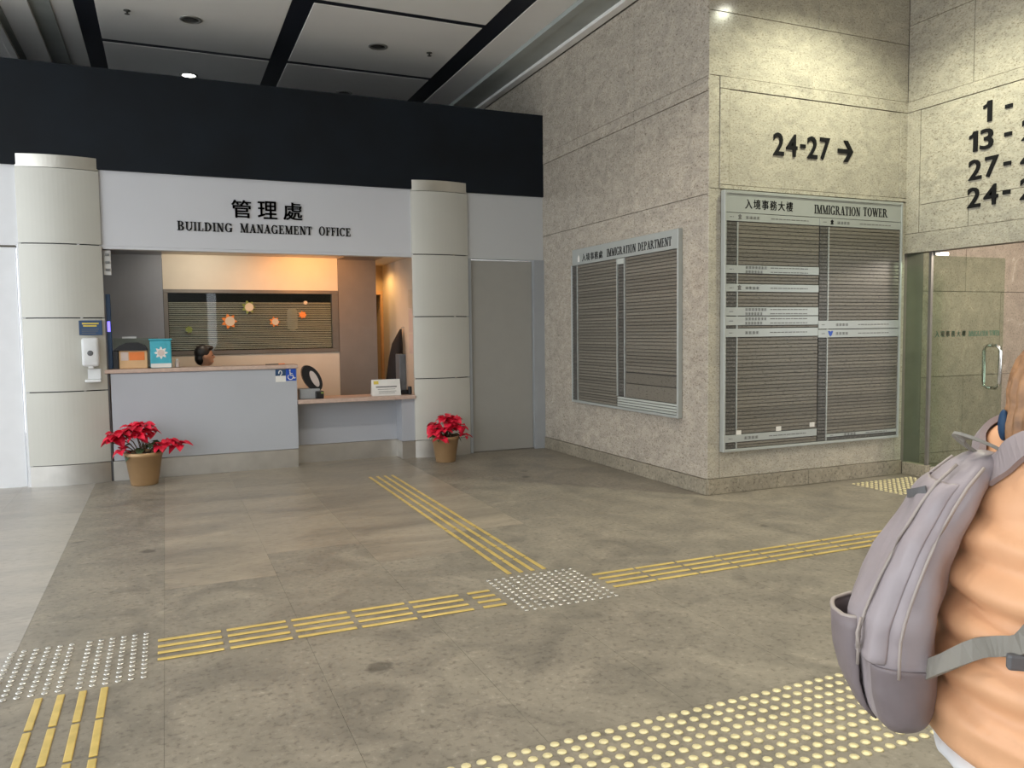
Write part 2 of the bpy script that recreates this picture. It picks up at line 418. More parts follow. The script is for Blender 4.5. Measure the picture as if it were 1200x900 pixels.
# ------------------------------------------------------------------ marble walls
def wall_slabs(wall, axis, v, sign, rows, mat, t=.02, gap=.0025, name='slab'):
    """rows: list of (z0,z1,[u edges], proud). axis 'X': plane x=v, u=y; axis 'Y': plane y=v, u=x. Slabs face -axis*sign"""
    for z0, z1, us, proud in rows:
        for u0, u1_ in zip(us, us[1:]):
            a, b = sorted((v-proud*sign*1.0, v+t*sign))
            if axis == 'X': B(name, mat, wall, a, b, u0+gap, u1_-gap, z0+gap, z1-gap, .002)
            else: B(name, mat, wall, u0+gap, u1_-gap, a, b, z0+gap, z1-gap, .002)
# the side wall that carries the department board (x = XS, seen from the left)
ws = struct(B('wall_side', 'joint_dark', None, XS+.02, XS+.3, DM+.02, 15, 0, ZC), 'beige speckled stone side wall carrying the department board', 'wall')
us = [DM, 7.25, 8.5, 9.45, 10.9, 12.4, 15]
wall_slabs(ws, 'X', XS, 1, [(.15, 2.78, us, 0), (2.78, 3.70, us, 0), (3.70, 3.83, us, .004), (3.83, 4.92, us, 0)], 'marble')
wall_slabs(ws, 'X', XS, 1, [(0, .15, us, .012)], 'plinth_stone', name='plinth')
# the end wall with the tower board (y = DM, faces the camera)
wf = struct(B('wall_front', 'joint_dark', None, XS+.02, XR+.3, DM+.02, DM+.3, 0, ZC), 'polished beige stone wall carrying the tower directory', 'wall')
FX0, FX1 = XS+.02, XR
wall_slabs(wf, 'Y', DM, 1, [(.15, 2.83, [XS, 4.72, 6.97, XR], 0), (3.84, 4.41, [XS, XR], 0), (4.41, 5, [XS, 5.87, XR], 0), (2.83, 3.84, [XS, 4.70], 0)], 'marble_polished')
wall_slabs(wf, 'Y', DM, 1, [(0, .15, [XS, 5.8, XR], .012)], 'plinth_stone', name='plinth')
# raised frame around the "24-27" panel
wall_slabs(wf, 'Y', DM, 1, [(3.73, 3.84, [4.70, XR], .008), (2.83, 2.87, [4.70, XR], .008), (2.87, 3.73, [4.70, 4.81], .008), (2.87, 3.73, [6.97, XR], .008)], 'marble_polished', name='frame_slab')
wall_slabs(wf, 'Y', DM, 1, [(2.87, 3.73, [4.81, 6.97], 0)], 'marble_polished')
# the right wall above the lobby opening (x = XR)
OY = 3.2
wr = struct(B('wall_right', 'joint_dark', None, XR+.02, XR+.3, -7, DM+.02, 2.32, ZC), 'polished beige stone wall above the lobby doorway with floor numbers', 'wall')
wall_slabs(wr, 'X', XR, 1, [(3.84, 4.6, [OY-.3, 4.3, 5.28, DM], 0), (4.6, 5, [OY-.3, 4.5, DM], 0)], 'marble_polished')
wall_slabs(wr, 'X', XR, 1, [(3.73, 3.84, [OY, DM], .008), (2.30, 2.50, [OY, DM], .008), (2.50, 3.73, [5.84, DM], .008), (2.50, 3.73, [OY, OY+.15], .008)], 'marble_polished', name='frame_slab')
wall_slabs(wr, 'X', XR, 1, [(2.78, 3.73, [OY+.15, 5.84], 0), (2.50, 2.78, [OY+.15, 5.3, 5.84], 0)], 'marble_polished')
B('jamb_wall', 'marble', wr, XR, XR+.3, -7, OY, 0, 2.32); B('upper_wall', 'marble', wr, XR, XR+.02, -7, OY-.3, 2.32, ZC); B('pier', 'marble', wr, XR, XR+.02, OY-.3, OY, 2.32, 3.84)
# the lift lobby beyond the glass door
wl = struct(B('wall_lobby', 'joint_dark', None, XR+.1, 12.5, 6.32, 6.5, 0, 2.9), 'pinkish beige stone wall of the lift lobby behind glass', 'wall')
wall_slabs(wl, 'Y', 6.3, 1, [(0, .12, [XR+.1, 8.4, 9.7, 11, 12.5], .01), (.12, .98, [XR+.1, 8.4, 9.7, 11, 12.5], 0), (.98, 1.94, [XR+.1, 9.0, 9.7, 11, 12.5], 0), (1.94, 2.9, [XR+.1, 8.4, 9.7, 11, 12.5], 0)], 'lobby_marble')
struct(B('wall_lobby_end', 'lobby_marble', None, 12.5, 12.7, 0, 6.5, 0, 2.9), 'far end wall of the lift lobby', 'wall')
struct(B('ceiling_lobby', 'ceiling_panel', None, XR+.3, 12.7, 0, 6.5, 2.8, 2.9), 'low ceiling of the lift lobby', 'ceiling')

# ------------------------------------------------------------------ main ceiling
ce = struct(B('ceiling', 'black_strip', None, -4.6, 13, -7, 15, ZC+.004, ZC+.2), 'grey panelled ceiling divided by black strips', 'ceiling')
px = [(-.54, 1.34), (1.56, 3.45)]
py = [(2.75+2.01*k-8*0, 4.67+2.01*k) for k in range(-4, 6)]
py = [(8.66+2.02*k, 8.66+1.92+2.02*k) for k in range(-8, 4)]
for x0, x1 in px:
    for y0, y1 in py: B('panel', 'ceiling_panel', ce, x0, x1, y0, min(y1, 15), ZC, ZC+.035, .004)
B('soffit_strip', 'ceiling_panel', ce, 3.70, 4.10, -7, 15, ZC, ZC+.04, .004)
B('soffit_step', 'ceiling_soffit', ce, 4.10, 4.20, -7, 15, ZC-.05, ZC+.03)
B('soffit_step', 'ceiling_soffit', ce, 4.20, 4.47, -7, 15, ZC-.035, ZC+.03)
B('cornice', 'ceiling_pale', ce, 4.47, XS, -7, 15, ZC-.07, ZC+.03, .008)
B('ceiling_plate', 'ceiling_panel', ce, XS, XR, -7, DM, ZC, ZC+.03)
B('coffer_strip', 'ceiling_panel', ce, -.96, -.74, -7, 15, ZC, ZC+.03, .004)
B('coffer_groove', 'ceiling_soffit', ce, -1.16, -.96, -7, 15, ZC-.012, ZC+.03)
B('coffer_step', 'ceiling_panel', ce, -1.43, -1.16, -7, 15, ZC-.04, ZC+.03, .004)
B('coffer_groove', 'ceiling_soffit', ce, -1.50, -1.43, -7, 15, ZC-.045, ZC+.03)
B('coffer_lip', 'ceiling_pale', ce, -1.58, -1.50, -7, 15, ZC-.08, ZC+.03, .004)
B('coffer_plate', 'ceiling_panel', ce, -4.6, -1.58, -7, 15, ZC-.06, ZC+.03)
struct(B('wall_far', 'navy_black', None, -4.6, XS+.02, 14.9, 15, 4.33, ZC+.03), 'dark wall above the office roof', 'wall')
struct(B('wall_rear_a', 'fascia_right', None, -3.2, 1.33, -7.2, -7, 0, ZC), 'wall behind the viewer left of the entrance slit', 'wall')
struct(B('wall_rear_b', 'marble', None, 1.62, XR+.3, -7.2, -7, 0, ZC), 'wall behind the viewer right of the entrance slit', 'wall')

def downlight(x, y, z, lit, label, power=0, col=(1, .93, .8), r=.085, mat='lamp_glow', spot=2.3, grp='recessed ceiling downlights', aim=(0, 0, -1)):
    t = thing('downlight', label, 'ceiling light', (x, y, z), grp)
    bm = bmesh.new(); lathe(bm, [(r, z+.004), (r+.03, z+.004), (r+.032, z-.006), (r, z-.012), (r, z+.004)], (x, y, 0), 28, 'Z', False); mesh_obj('trim_ring', bm, 'lamp_trim', t, True)
    bm = bmesh.new(); lathe(bm, [(r-.002, z-.002), (r*.98, z-.006), (r*.5, z-.009), (.002, z-.010)], (x, y, 0), 24); mesh_obj('lens' if lit else 'reflector', bm, mat if lit else 'lamp_dark', t, True)
    if power:
        l = lamp('downlight_source', 'SPOT', (x, y, z-.03), power, col, .06, aim, spot, .6); adopt(l, t)
    return t
downlight(.39, 9.60, ZC, False, 'unlit recessed downlight in the ceiling panel at upper left')
downlight(2.49, 9.66, ZC, False, 'unlit recessed downlight in the ceiling panel right of the thick black strip')
downlight(.42, 11.62, ZC, True, 'bright recessed downlight just above the black band', 60)
downlight(2.49, 11.66, ZC, False, 'dim recessed downlight peeking over the black band')
downlight(5.64, 4.86, ZC, True, 'recessed downlight out of view in front of the tower directory', 330, (.98, 1, .77), spot=2.5)
for k, (x, y, p) in enumerate(((.4, 5.6, 130), (2.5, 5.6, 170), (.4, 1.6, 130), (2.5, 1.6, 240), (2.5, -2.4, 180), (5.6, 1.2, 240))):
    downlight(x, y, ZC, True, 'recessed ceiling downlight number %s overhead, out of the picture' % ['one', 'two', 'three', 'four', 'five', 'six'][k], p, (1, .93, .82))
for x, y, lab in ((-.24, 9.585, 'small sprinkler head left of the unlit downlight'), (3.13, 9.64, 'small sprinkler head in the right ceiling panel near the thick strip')):
    t = thing('sprinkler', lab, 'sprinkler', (x, y, ZC), 'ceiling sprinklers')
    bm = bmesh.new(); lathe(bm, [(.035, ZC+.002), (.035, ZC-.006), (.012, ZC-.012), (.010, ZC-.035)], (x, y, 0), 16); mesh_obj('rosette', bm, 'lamp_dark', t, True)
    bm = bmesh.new(); lathe(bm, [(.026, ZC-.036), (.028, ZC-.04), (.004, ZC-.046)], (x, y, 0), 16); mesh_obj('deflector', bm, 'lamp_dark', t, True)

# ------------------------------------------------------------------ office front
struct(B('trim_1', 'navy_black', None, -4.6, XS, D-.03, D+.25, 3.285, 4.326), 'deep navy-black band above the office front', 'trim')
struct(B('ceiling_office', 'navy_black', None, -4.6, XS, D+.25, 14.9, 4.2, 4.3), 'dark roof of the office box', 'ceiling')
fa = struct(B('trim_2', 'fascia_white', None, -.60, 2.82, D, D+.12, 2.50, 3.285), 'white fascia panel above the service counter', 'trim')
B('lower_lip', 'fascia_white', fa, -.60, 2.82, D-.004, D+.12, 2.468, 2.498)
struct(B('trim_3', 'door_white', None, -4.6, -1.28, D, D+.12, 2.48, 3.285), 'white fascia panel left of the left column', 'trim')
struct(B('trim_4', 'fascia_right', None, 3.49, XS, D, D+.12, 2.47, 3.285), 'grey-white fascia panel over the grey door', 'trim')
struct(B('trim_5', 'jamb_grey', None, 4.43, XS, D-.03, D+.12, 0, 2.47), 'blue-grey jamb between grey door and stone wall', 'trim')
d1 = struct(B('door_1', 'door_grey', None, 3.565, 4.427, D+.03, D+.08, .01, 2.452, .002), 'plain grey flush door beside the stone wall', 'door')
B('door_stop', 'jamb_grey', d1, 3.50, 3.565, D-.01, D+.12, 0, 2.47); B('threshold', 'joint_dark', d1, 3.5, 4.43, D+.01, D+.12, 0, .008)
d2 = struct(B('door_2', 'door_white', None, -3.4, -1.36, D+.02, D+.07, .01, 2.46, .002), 'white panel door at the left edge', 'door')
B('door_jamb', 'door_white', d2, -1.345, -1.28, D-.01, D+.12, 0, 2.48); B('head_gap', 'joint_dark', d2, -3.4, -1.36, D+.025, D+.10, 2.461, 2.48)
struct(B('wall_office_left', 'door_white', None, -4.6, -3.41, D+.02, D+.12, 0, 2.48), 'white wall further left', 'wall')

def column(x0, x1, label):
    t = thing('column', label, 'column', ((x0+x1)/2, D-.05, 0), 'curved metal clad columns')
    n = 18; sag = .06
    def shell(name, z0, z1, mat, inset=0, par=t):
        bm = bmesh.new(); pts = []
        for k in range(n+1):
            s = k/n; x = x0+inset+(x1-x0-2*inset)*s
            pts.append((x, D-.03+inset-sag*(1-(2*s-1)**2)))
        poly = pts+[(x1-inset, D-.001), (x0+inset, D-.001)]
        prism(bm, poly, lambda u, v, d: Vector((u, v, z0+d)), z1-z0)
        o = mesh_obj(name, bm, mat, par)
        return o
    shell('core', .0, 3.38, 'plastic_black', .022)
    shell('kick_plate', 0, .212, 'steel', .004)
    for z0, z1 in ((.22, .974), (.986, 1.736), (1.748, 2.494), (2.506, 3.262)): shell('cladding_panel', z0, z1, 'champagne')
    shell('top_cap', 3.268, 3.395, 'cap_metal', .003)
    # bright fixing clips in the panel joints
    for z in (.98, 1.742, 2.5):
        s = .72; x = x0+(x1-x0)*s; y = D-.03-sag*(1-(2*s-1)**2)
        B('joint_clip', 'chrome', t, x-.012, x+.012, y-.002, y+.015, z-.0055, z+.0055)
    return t
column(-1.325, -.575, 'curved champagne metal column with sanitiser dispenser at the left')
column(2.795, 3.52, 'curved champagne metal column between counter and grey door')

# sign lettering on the fascia
t = thing('office_sign', 'black raised lettering in Chinese and English on the white fascia', 'sign lettering', (1.1, D, 2.68))
PL = lambda x0, z0: (lambda u, v, d: Vector((x0+u, D-.001-d, z0+v)))
for x, ch in ((.735, '管'), (1.015, '理'), (1.295, '處')):
    bm = bmesh.new(); text_bm(ch, .195, .016, 1, bm, PL(x, 2.853), .012, width=.205); mesh_obj('character', bm, 'black_text', t)
for (wd, a, b) in (('BUILDING', .165, .745), ('MANAGEMENT', .815, 1.615), ('OFFICE', 1.685, 2.065)):
    bm = bmesh.new(); serif_text(bm, wd, .102, PL(a, 2.69), b-a, .010, smallcaps=.94, gap=.06); mesh_obj('word', bm, 'black_text', t)

# service counter
t = thing('service_counter', 'tall light grey service counter with pinkish wooden top', 'counter', (.4, D+.2, 0))
B('front_panel', 'counter_grey', t, -.545, 1.385, D-.03, D+.03, .215, 1.15, .004)
B('kick_plate', 'steel', t, -.555, 1.38, D-.02, D+.03, 0, .21)
B('worktop', 'worktop', t, -.60, 1.40, D-.05, D+.32, 1.152, 1.195, .006, 2)
B('end_panel', 'counter_grey', t, 1.35, 1.385, D+.03, D+.30, 0, 1.15)
B('corner_post', 'plastic_grey', t, -.60, -.56, D-.01, D+.3, 0, 1.15)
t = thing('low_counter', 'low accessible counter with wooden ledge beside the tall counter', 'counter', (2.1, D+.2, 0))
B('worktop', 'worktop', t, 1.39, 2.80, D-.06, D+.42, .735, .782, .006, 2)
B('front_panel', 'counter_grey', t, 1.39, 2.64, D+.24, D+.28, .215, .735)
B('kick_plate', 'steel', t, 1.39, 2.64, D+.23, D+.28, 0, .21)
B('return_panel', 'counter_grey', t, 2.63, 2.80, D-.01, D+.28, .215, .735); B('return_kick', 'steel', t, 2.63, 2.80, D-.015, D+.28, 0, .21)

# ------------------------------------------------------------------ office interior
YI = 10.763
wp = struct(B('wall_partition', 'cream', None, -.0, 2.15, YI+.03, YI+.13, 0, .05), 'cream partition wall with window behind the counter', 'wall')
B('upper_panel', 'cream', wp, .0, 2.15, YI, YI+.12, 2.12, 2.56); B('lower_panel', 'cream', wp, .0, 2.15, YI, YI+.12, 0, 1.30)
B('grey_panel', 'partition_grey', wp, -.75, -.003, YI-.02, YI+.12, 0, 2.56)
B('taupe_panel', 'partition_taupe', wp, 2.153, 2.665, YI-.02, YI+.12, 0, 2.56)
struct(B('wall_interior_left', 'partition_grey', None, -.95, -.75, D+.12, YI+.12, 0, 2.56), 'grey side wall inside the office at left', 'wall')
struct(B('wall_interior_right', 'cream', None, 3.02, 3.14, D+.12, YI+2.2, 0, 2.56), 'cream side wall inside the office at right', 'wall')
ci = struct(B('ceiling_interior', 'cream', None, -.95, 3.5, D+.12, YI+2.3, 2.55, 2.62), 'cream soffit inside the office', 'ceiling')
B('beam_panel', 'partition_grey', ci, -.75, -.0, D+.12, YI-.02, 2.535, 2.551); B('beam_panel', 'partition_taupe', ci, 2.153, 2.665, D+.12, YI-.02, 2.535, 2.551)
wb = struct(B('wall_inner_room', 'warm_wall', None, 1.4, 3.14, YI+2.2, YI+2.3, 0, 2.56), 'warm lit wall of the inner room', 'wall')
struct(B('wall_inner_left', 'warm_wall', None, 2.45, 2.5, YI+.7, YI+2.2, 0, 2.56), 'side wall of the inner room', 'wall')
# inner door frame seen through the gap
YD = YI+1.0
t = struct(thing('door_4', 'inner doorway with tan frame seen past the taupe panel', 'door', (3.0, YD, 0)))
B('door_head', 'box_tan', t, 2.5, 3.02, YD, YD+.06, 2.12, 2.17); B('door_post', 'box_tan', t, 2.985, 3.02, YD, YD+.06, 0, 2.12); B('transom_wall', 'warm_wall', t, 2.5, 3.02, YD+.01, YD+.05, 2.171, 2.55)
t = thing('filing_cabinet', 'pale filing cabinet in the inner room', 'cabinet', (2.85, YI+1.9, 0))
B('carcass', 'paper_white', t, 2.62, 3.0, YI+1.7, YI+2.15, 0, 1.32, .006)
for z in (.03, .36, .69, 1.01): B('drawer', 'paper_white', t, 2.64, 2.98, YI+1.685, YI+1.70, z, z+.29, .003)

# interior window, pane, blind and stickers
wn = struct(thing('window_1', 'dark framed interior window with stickers behind the counter', 'window', (1.05, YI, 1.31)))
for a in ((-.0, 2.15, 2.075, 2.12), (-.0, 2.15, 1.30, 1.35)): B('frame_rail', 'window_frame', wn, a[0], a[1], YI-.015, YI+.08, a[2], a[3], .003)
for a in ((-.0, .05), (2.065, 2.15)): B('frame_stile', 'window_frame', wn, a[0], a[1], YI-.015, YI+.08, 1.35, 2.075, .003)
B('pane', 'pane_window', wn, .05, 2.065, YI+.02, YI+.026, 1.35, 2.075)
struct(B('wall_painted_dark', 'room_shade_black', None, -.6, 2.4, YI+.6, YI+.64, .9, 2.55), 'near-black sheet painting in the darkness of the room behind the blind', 'wall')  # near-black colour stands in for the shade of the unlit room
bl = thing('venetian_blind', 'half lowered horizontal slat blind behind the interior window', 'blind', (1.05, YI+.06, 1.36))
me_slat = None
for k in range(25):
    z = 1.37+k*.0243
    if me_slat is None:
        o = B('slat', 'blind_slat', bl, .055, 2.06, YI+.05, YI+.075, z+.001, z+.0035); o.rotation_euler.x = .5; me_slat = o.data; l0 = o.location.copy()
    else: link('slat', me_slat, l0+Vector((0, 0, k*.0243)), bl, (.5, 0, 0))
def disc(name, mat, par, x, z, r, y=YI+.017, n=14, petals=0):
    bm = bmesh.new(); poly = []
    for k in range(n if not petals else petals*4):
        a = 2*PI*k/(n if not petals else petals*4); rr = r*(1 if not petals else (.78+.22*math.cos(a*petals)))
        poly.append((x+rr*math.cos(a), z+rr*math.sin(a)))
    prism(bm, poly, lambda u, v, d: Vector((u, y-d, v)), .002)
    return mesh_obj(name, bm, mat, par)
for x, z, r, mats, lab in ((.76, 1.72, .10, ('sticker_orange', 'sticker_cream'), 'large orange and cream round sticker near the middle of the interior window'),
                        (1.32, 1.71, .07, ('sticker_orange', 'sticker_cream'), 'smaller orange and cream sticker right of centre on the interior window'),
                        (.28, 1.62, .05, ('sticker_green', 'sticker_green'), 'small green sticker low at the left of the interior window'),
                        (1.68, 1.80, .055, ('sticker_orange', 'sticker_orange'), 'small orange flower sticker at the right of the interior window'),
                        (1.0, 1.90, .09, ('sticker_green', 'sticker_cream'), 'pale wreath sticker high in the interior window'),
                        (1.72, 1.96, .03, ('sticker_cream', 'sticker_cream'), 'tiny pale dot sticker at the upper right of the interior window')):
    t = thing('window_sticker', lab, 'sticker', (x, YI+.017, z), 'stickers on the interior window')
    disc('outline', mats[0], t, x, z, r, petals=7); disc('centre', mats[1], t, x+.01, z, r*.6, YI+.0145)
t = thing('paper_lantern', 'white cylindrical lantern hanging behind the interior window', 'lantern', (1.5, YI+.3, 1.6))
bm = bmesh.new(); lathe(bm, [(.03, 1.60), (.065, 1.62), (.07, 1.74), (.065, 1.87), (.03, 1.89)], (1.58, YI+.25, 0), 18); mesh_obj('shade', bm, 'paper_white', t, True)
bm = bmesh.new(); tube(bm, [(1.58, YI+.25, 1.88), (1.58, YI+.25, 2.55)], .003, 6); mesh_obj('cord', bm, 'plastic_black', t)

# warm downlights in the office soffit
downlight(1.75, YI-.80, 2.55, True, 'warm orange downlight in the office soffit above the window', 62, (1, .42, .13), .06, 'lamp_warm', 2.5, aim=(.05, .75, -.65))
downlight(.42, YI-.80, 2.55, True, 'neutral downlight in the office soffit at left above the window', 26, (1, .87, .70), .06, 'lamp_warm', 2.5, aim=(0, .75, -.65))
downlight(2.70, YI+.55, 2.55, True, 'warm downlight of the inner room past the taupe panel', 24, (1, .56, .2), .06, 'lamp_warm', 2.8)

# seated attendant
def attendant():
    cx, cy = .43, YI-.52
    t = thing('person', 'black-haired attendant seated behind the tall counter, only the head showing', 'person', (cx, cy, .0))
    bm = bmesh.new()
    capsule(bm, (cx, cy, .56), .15, (cx-.01, cy-.02, 1.0), .15); ellipsoid(bm, (cx, cy-.02, 1.05), (.19, .10, .08))
    capsule(bm, (cx-.005, cy-.01, 1.08), .05, (cx, cy-.005, 1.2), .048)
    ellipsoid(bm, (cx, cy, 1.295), (.095, .078, .125)); ellipsoid(bm, (cx+.055, cy, 1.235), (.045, .05, .05))
    ellipsoid(bm, (cx+.103, cy, 1.285), (.02, .014, .02)); ellipsoid(bm, (cx-.005, cy-.08, 1.285), (.022, .012, .032)); ellipsoid(bm, (cx-.005, cy+.08, 1.285), (.022, .012, .032))
    for s in (-1, 1):
        capsule(bm, (cx, cy+s*.19, 1.05), .05, (cx+.05, cy+s*.24, .78), .042); capsule(bm, (cx+.05, cy+s*.24, .78), .04, (cx+.27, cy+s*.15, .80), .028)
        ellipsoid(bm, (cx+.31, cy+s*.14, .80), (.05, .04, .018))
        for f in range(4): capsule(bm, (cx+.34, cy+s*.14+(f-1.5)*.02, .80), .009, (cx+.40, cy+s*.14+(f-1.5)*.022, .79), .008, 4)
        capsule(bm, (cx+.29, cy+s*.11, .80), .01, (cx+.33, cy+s*.085, .80), .009, 4)
        capsule(bm, (cx, cy+s*.09, .55), .085, (cx+.40, cy+s*.10, .53), .065); capsule(bm, (cx+.40, cy+s*.10, .52), .06, (cx+.38, cy+s*.10, .10), .042)
        capsule(bm, (cx+.36, cy+s*.10, .045), .042, (cx+.52, cy+s*.10, .035), .034, 4)
    fuse('body', bm, 'skin', t, .011, 4)
    bm = bmesh.new()
    capsule(bm, (cx, cy, .56), .17, (cx-.01, cy-.02, 1.0), .165); ellipsoid(bm, (cx, cy-.02, 1.04), (.205, .125, .085))
    for s in (-1, 1): capsule(bm, (cx, cy+s*.19, 1.05), .062, (cx+.05, cy+s*.24, .78), .055)
    fuse('uniform_shirt', bm, 'uniform', t, .014, 4)
    bm = bmesh.new(); ellipsoid(bm, (cx-.022, cy, 1.335), (.098, .09, .10)); ellipsoid(bm, (cx-.05, cy, 1.27), (.065, .082, .085)); ellipsoid(bm, (cx+.05, cy-.0, 1.392), (.055, .06, .03))
    fuse('hair', bm, 'hair_black', t, .008, 3)
    for s in (-1, 1):
        bm = bmesh.new(); ellipsoid(bm, (cx+.088, cy+s*.032, 1.305), (.008, .013, .007)); mesh_obj('eye', bm, 'hair_black', t, True)
    bm = bmesh.new(); ellipsoid(bm, (cx+.094, cy, 1.232), (.008, .022, .006)); mesh_obj('mouth', bm, 'box_orange', t, True)
    c = thing('office_chair', 'dark swivel stool under the seated attendant', 'chair', (cx, cy, 0))
    bm = bmesh.new(); box(bm, cx-.22, cx+.24, cy-.22, cy+.22, .38, .45, .03, 3); mesh_obj('seat', bm, 'plastic_black', c)
    bm = bmesh.new(); tube(bm, [(cx, cy, .05), (cx, cy, .38)], .03, 12); mesh_obj('post', bm, 'steel', c)
    for k in range(5):
        a = 2*PI*k/5+.6; bm = bmesh.new(); tube(bm, [(cx, cy, .07), (cx+.24*math.cos(a), cy+.24*math.sin(a), .03)], .018, 8); mesh_obj('leg', bm, 'plastic_black', c)
attendant()

# ------------------------------------------------------------------ things on the counters
ZT = 1.196
t = thing('tissue_box', 'tan box with orange print and black lid on the tall counter', 'box', (-.32, D+.12, ZT))
B('carton', 'box_tan', t, -.458, -.182, D+.02, D+.2, ZT, ZT+.195, .006)
B('print_panel', 'box_orange', t, -.36, -.21, D+.0165, D+.021, ZT+.09, ZT+.18); B('print_panel', 'paper_pink', t, -.44, -.37, D+.0165, D+.021, ZT+.09, ZT+.18)
bm = bmesh.new(); v = []
prism(bm, [(-.515, ZT+.196), (-.17, ZT+.196), (-.20, ZT+.25), (-.27, ZT+.28), (-.38, ZT+.28), (-.45, ZT+.25)], lambda u, w_, d: Vector((u, D+.0+d, w_)), .22); mesh_obj('lid', bm, 'plastic_black', t); B('back_holder', 'plastic_black', t, -.515, -.465, D+.02, D+.2, ZT, ZT+.195, .004)
t = thing('acrylic_screen', 'low dark glass screen standing behind the tan box', 'screen', (-.3, D+.27, ZT))
B('sheet', 'pane_green', t, -.52, -.07, D+.255, D+.262, ZT+.006, ZT+.33); B('foot', 'plastic_black', t, -.53, -.06, D+.235, D+.285, ZT, ZT+.008)
B('clip', 'plastic_white', t, -.43, -.29, D+.25, D+.267, ZT+.325, ZT+.345)  # white bar painted in for a stroke of light on the screen's top edge
t = thing('donation_box', 'bright blue box with white emblem on the tall counter', 'box', (-.05, D+.1, ZT))
B('body', 'box_cyan', t, -.155, .06, D+.02, D+.2, ZT, ZT+.30, .012, 2); B('lid', 'sign_blue' if 0 else 'box_cyan', t, -.165, .07, D+.01, D+.21, ZT+.30, ZT+.318, .005)
disc('emblem', 'paper_white', t, -.045, ZT+.165, .07, D+.019, petals=8); disc('emblem_centre', 'paper_pink', t, -.045, ZT+.165, .035, D+.0165); B('base_band', 'paper_white', t, -.15, .055, D+.0165, D+.021, ZT+.005, ZT+.05)
t = thing('small_bottle', 'small pale bottle beside the blue box', 'bottle', (.115, D+.1, ZT))
bm = bmesh.new(); lathe(bm, [(.022, ZT), (.024, ZT+.01), (.024, ZT+.06), (.012, ZT+.075)], (.115, D+.1, 0), 14); mesh_obj('flask', bm, 'paper_pink', t, True)
bm = bmesh.new(); lathe(bm, [(.013, ZT+.075), (.013, ZT+.095)], (.115, D+.1, 0), 12); mesh_obj('cap', bm, 'plastic_white', t, True)
t = thing('access_terminal', 'slim dark post with a glowing violet screen beside the left column', 'terminal', (-.55, D+.06, ZT))
B('post', 'sign_navy', t, -.565, -.52, D+.05, D+.11, ZT, ZT+.8, .006); B('display', 'screen_violet', t, -.558, -.530, D+.045, D+.051, ZT+.40, ZT+.51)
t = thing('wall_hooks', 'small pale clips fixed beside the left column under the fascia', 'clip', (-.545, D+.05, 2.25))
for z in (2.24, 2.32, 2.40): B('clip', 'jamb_grey', t, -.55, -.51, D+.05, D+.08, z, z+.025, .004)
B('rail', 'steel', t, -.57, -.50, D+.08, D+.125, 2.2, 2.46)
t = thing('pen', 'dark pen lying on the tall counter near its right end', 'pen', (1.15, D+.08, ZT))
bm = bmesh.new(); tube(bm, [(1.05, D+.06, ZT+.006), (1.2, D+.10, ZT+.006)], .005, 8); mesh_obj('barrel', bm, 'plastic_black', t); bm = bmesh.new(); tube(bm, [(1.2, D+.10, ZT+.006), (1.27, D+.118, ZT+.006)], .0055, 8); mesh_obj('cap', bm, 'box_orange', t)

# accessibility stickers on the counter corner
t = thing('accessibility_sign', 'blue wheelchair and hearing symbols at the counter corner', 'sign', (1.25, D-.03, 1.01))
PC = lambda u, v, d: Vector((u, D-.033-d, v))
bm = bmesh.new(); prism(bm, [(1.262, 1.012), (1.376, 1.012), (1.376, 1.148), (1.262, 1.148)], PC, .002); mesh_obj('blue_plate', bm, 'sign_blue', t)
bm = bmesh.new(); prism(bm, [(1.145, 1.0), (1.26, 1.0), (1.26, 1.07), (1.145, 1.07)], PC, .002); mesh_obj('white_plate', bm, 'paper_white', t)
bm = bmesh.new(); prism(bm, [(1.145, 1.071), (1.26, 1.071), (1.26, 1.145), (1.145, 1.145)], PC, .002); mesh_obj('dark_plate', bm, 'sign_navy', t)
PC2 = lambda u, v, d: Vector((u, D-.0352-d, v))
bm = bmesh.new()
for poly in ring_poly(1.313, 1.055, .034, .034, .025, .025, 130, 380, 16): prism(bm, poly, PC2, .001)
for poly in ring_poly(1.307, 1.132, .009, .009, .001, .001, 0, 360, 12): prism(bm, poly, PC2, .001)
for poly in ([(1.302, 1.118), (1.313, 1.118), (1.317, 1.07), (1.305, 1.07)], [(1.306, 1.078), (1.306, 1.068), (1.343, 1.068), (1.343, 1.078)], [(1.335, 1.075), (1.345, 1.075), (1.358, 1.034), (1.348, 1.034)], [(1.31, 1.098), (1.31, 1.09), (1.336, 1.09), (1.336, 1.098)], [(1.35, 1.042), (1.35, 1.034), (1.37, 1.04), (1.37, 1.048)]): prism(bm, poly, PC2, .001)
mesh_obj('wheelchair_symbol', bm, 'paper_white', t)
bm = bmesh.new()
for poly in ring_poly(1.20, 1.105, .022, .03, .012, .02, -60, 200, 12): prism(bm, poly, PC2, .001)
prism(bm, [(1.205, 1.09), (1.215, 1.09), (1.195, 1.06), (1.185, 1.06)], PC2, .001); mesh_obj('ear_symbol', bm, 'paper_white', t)

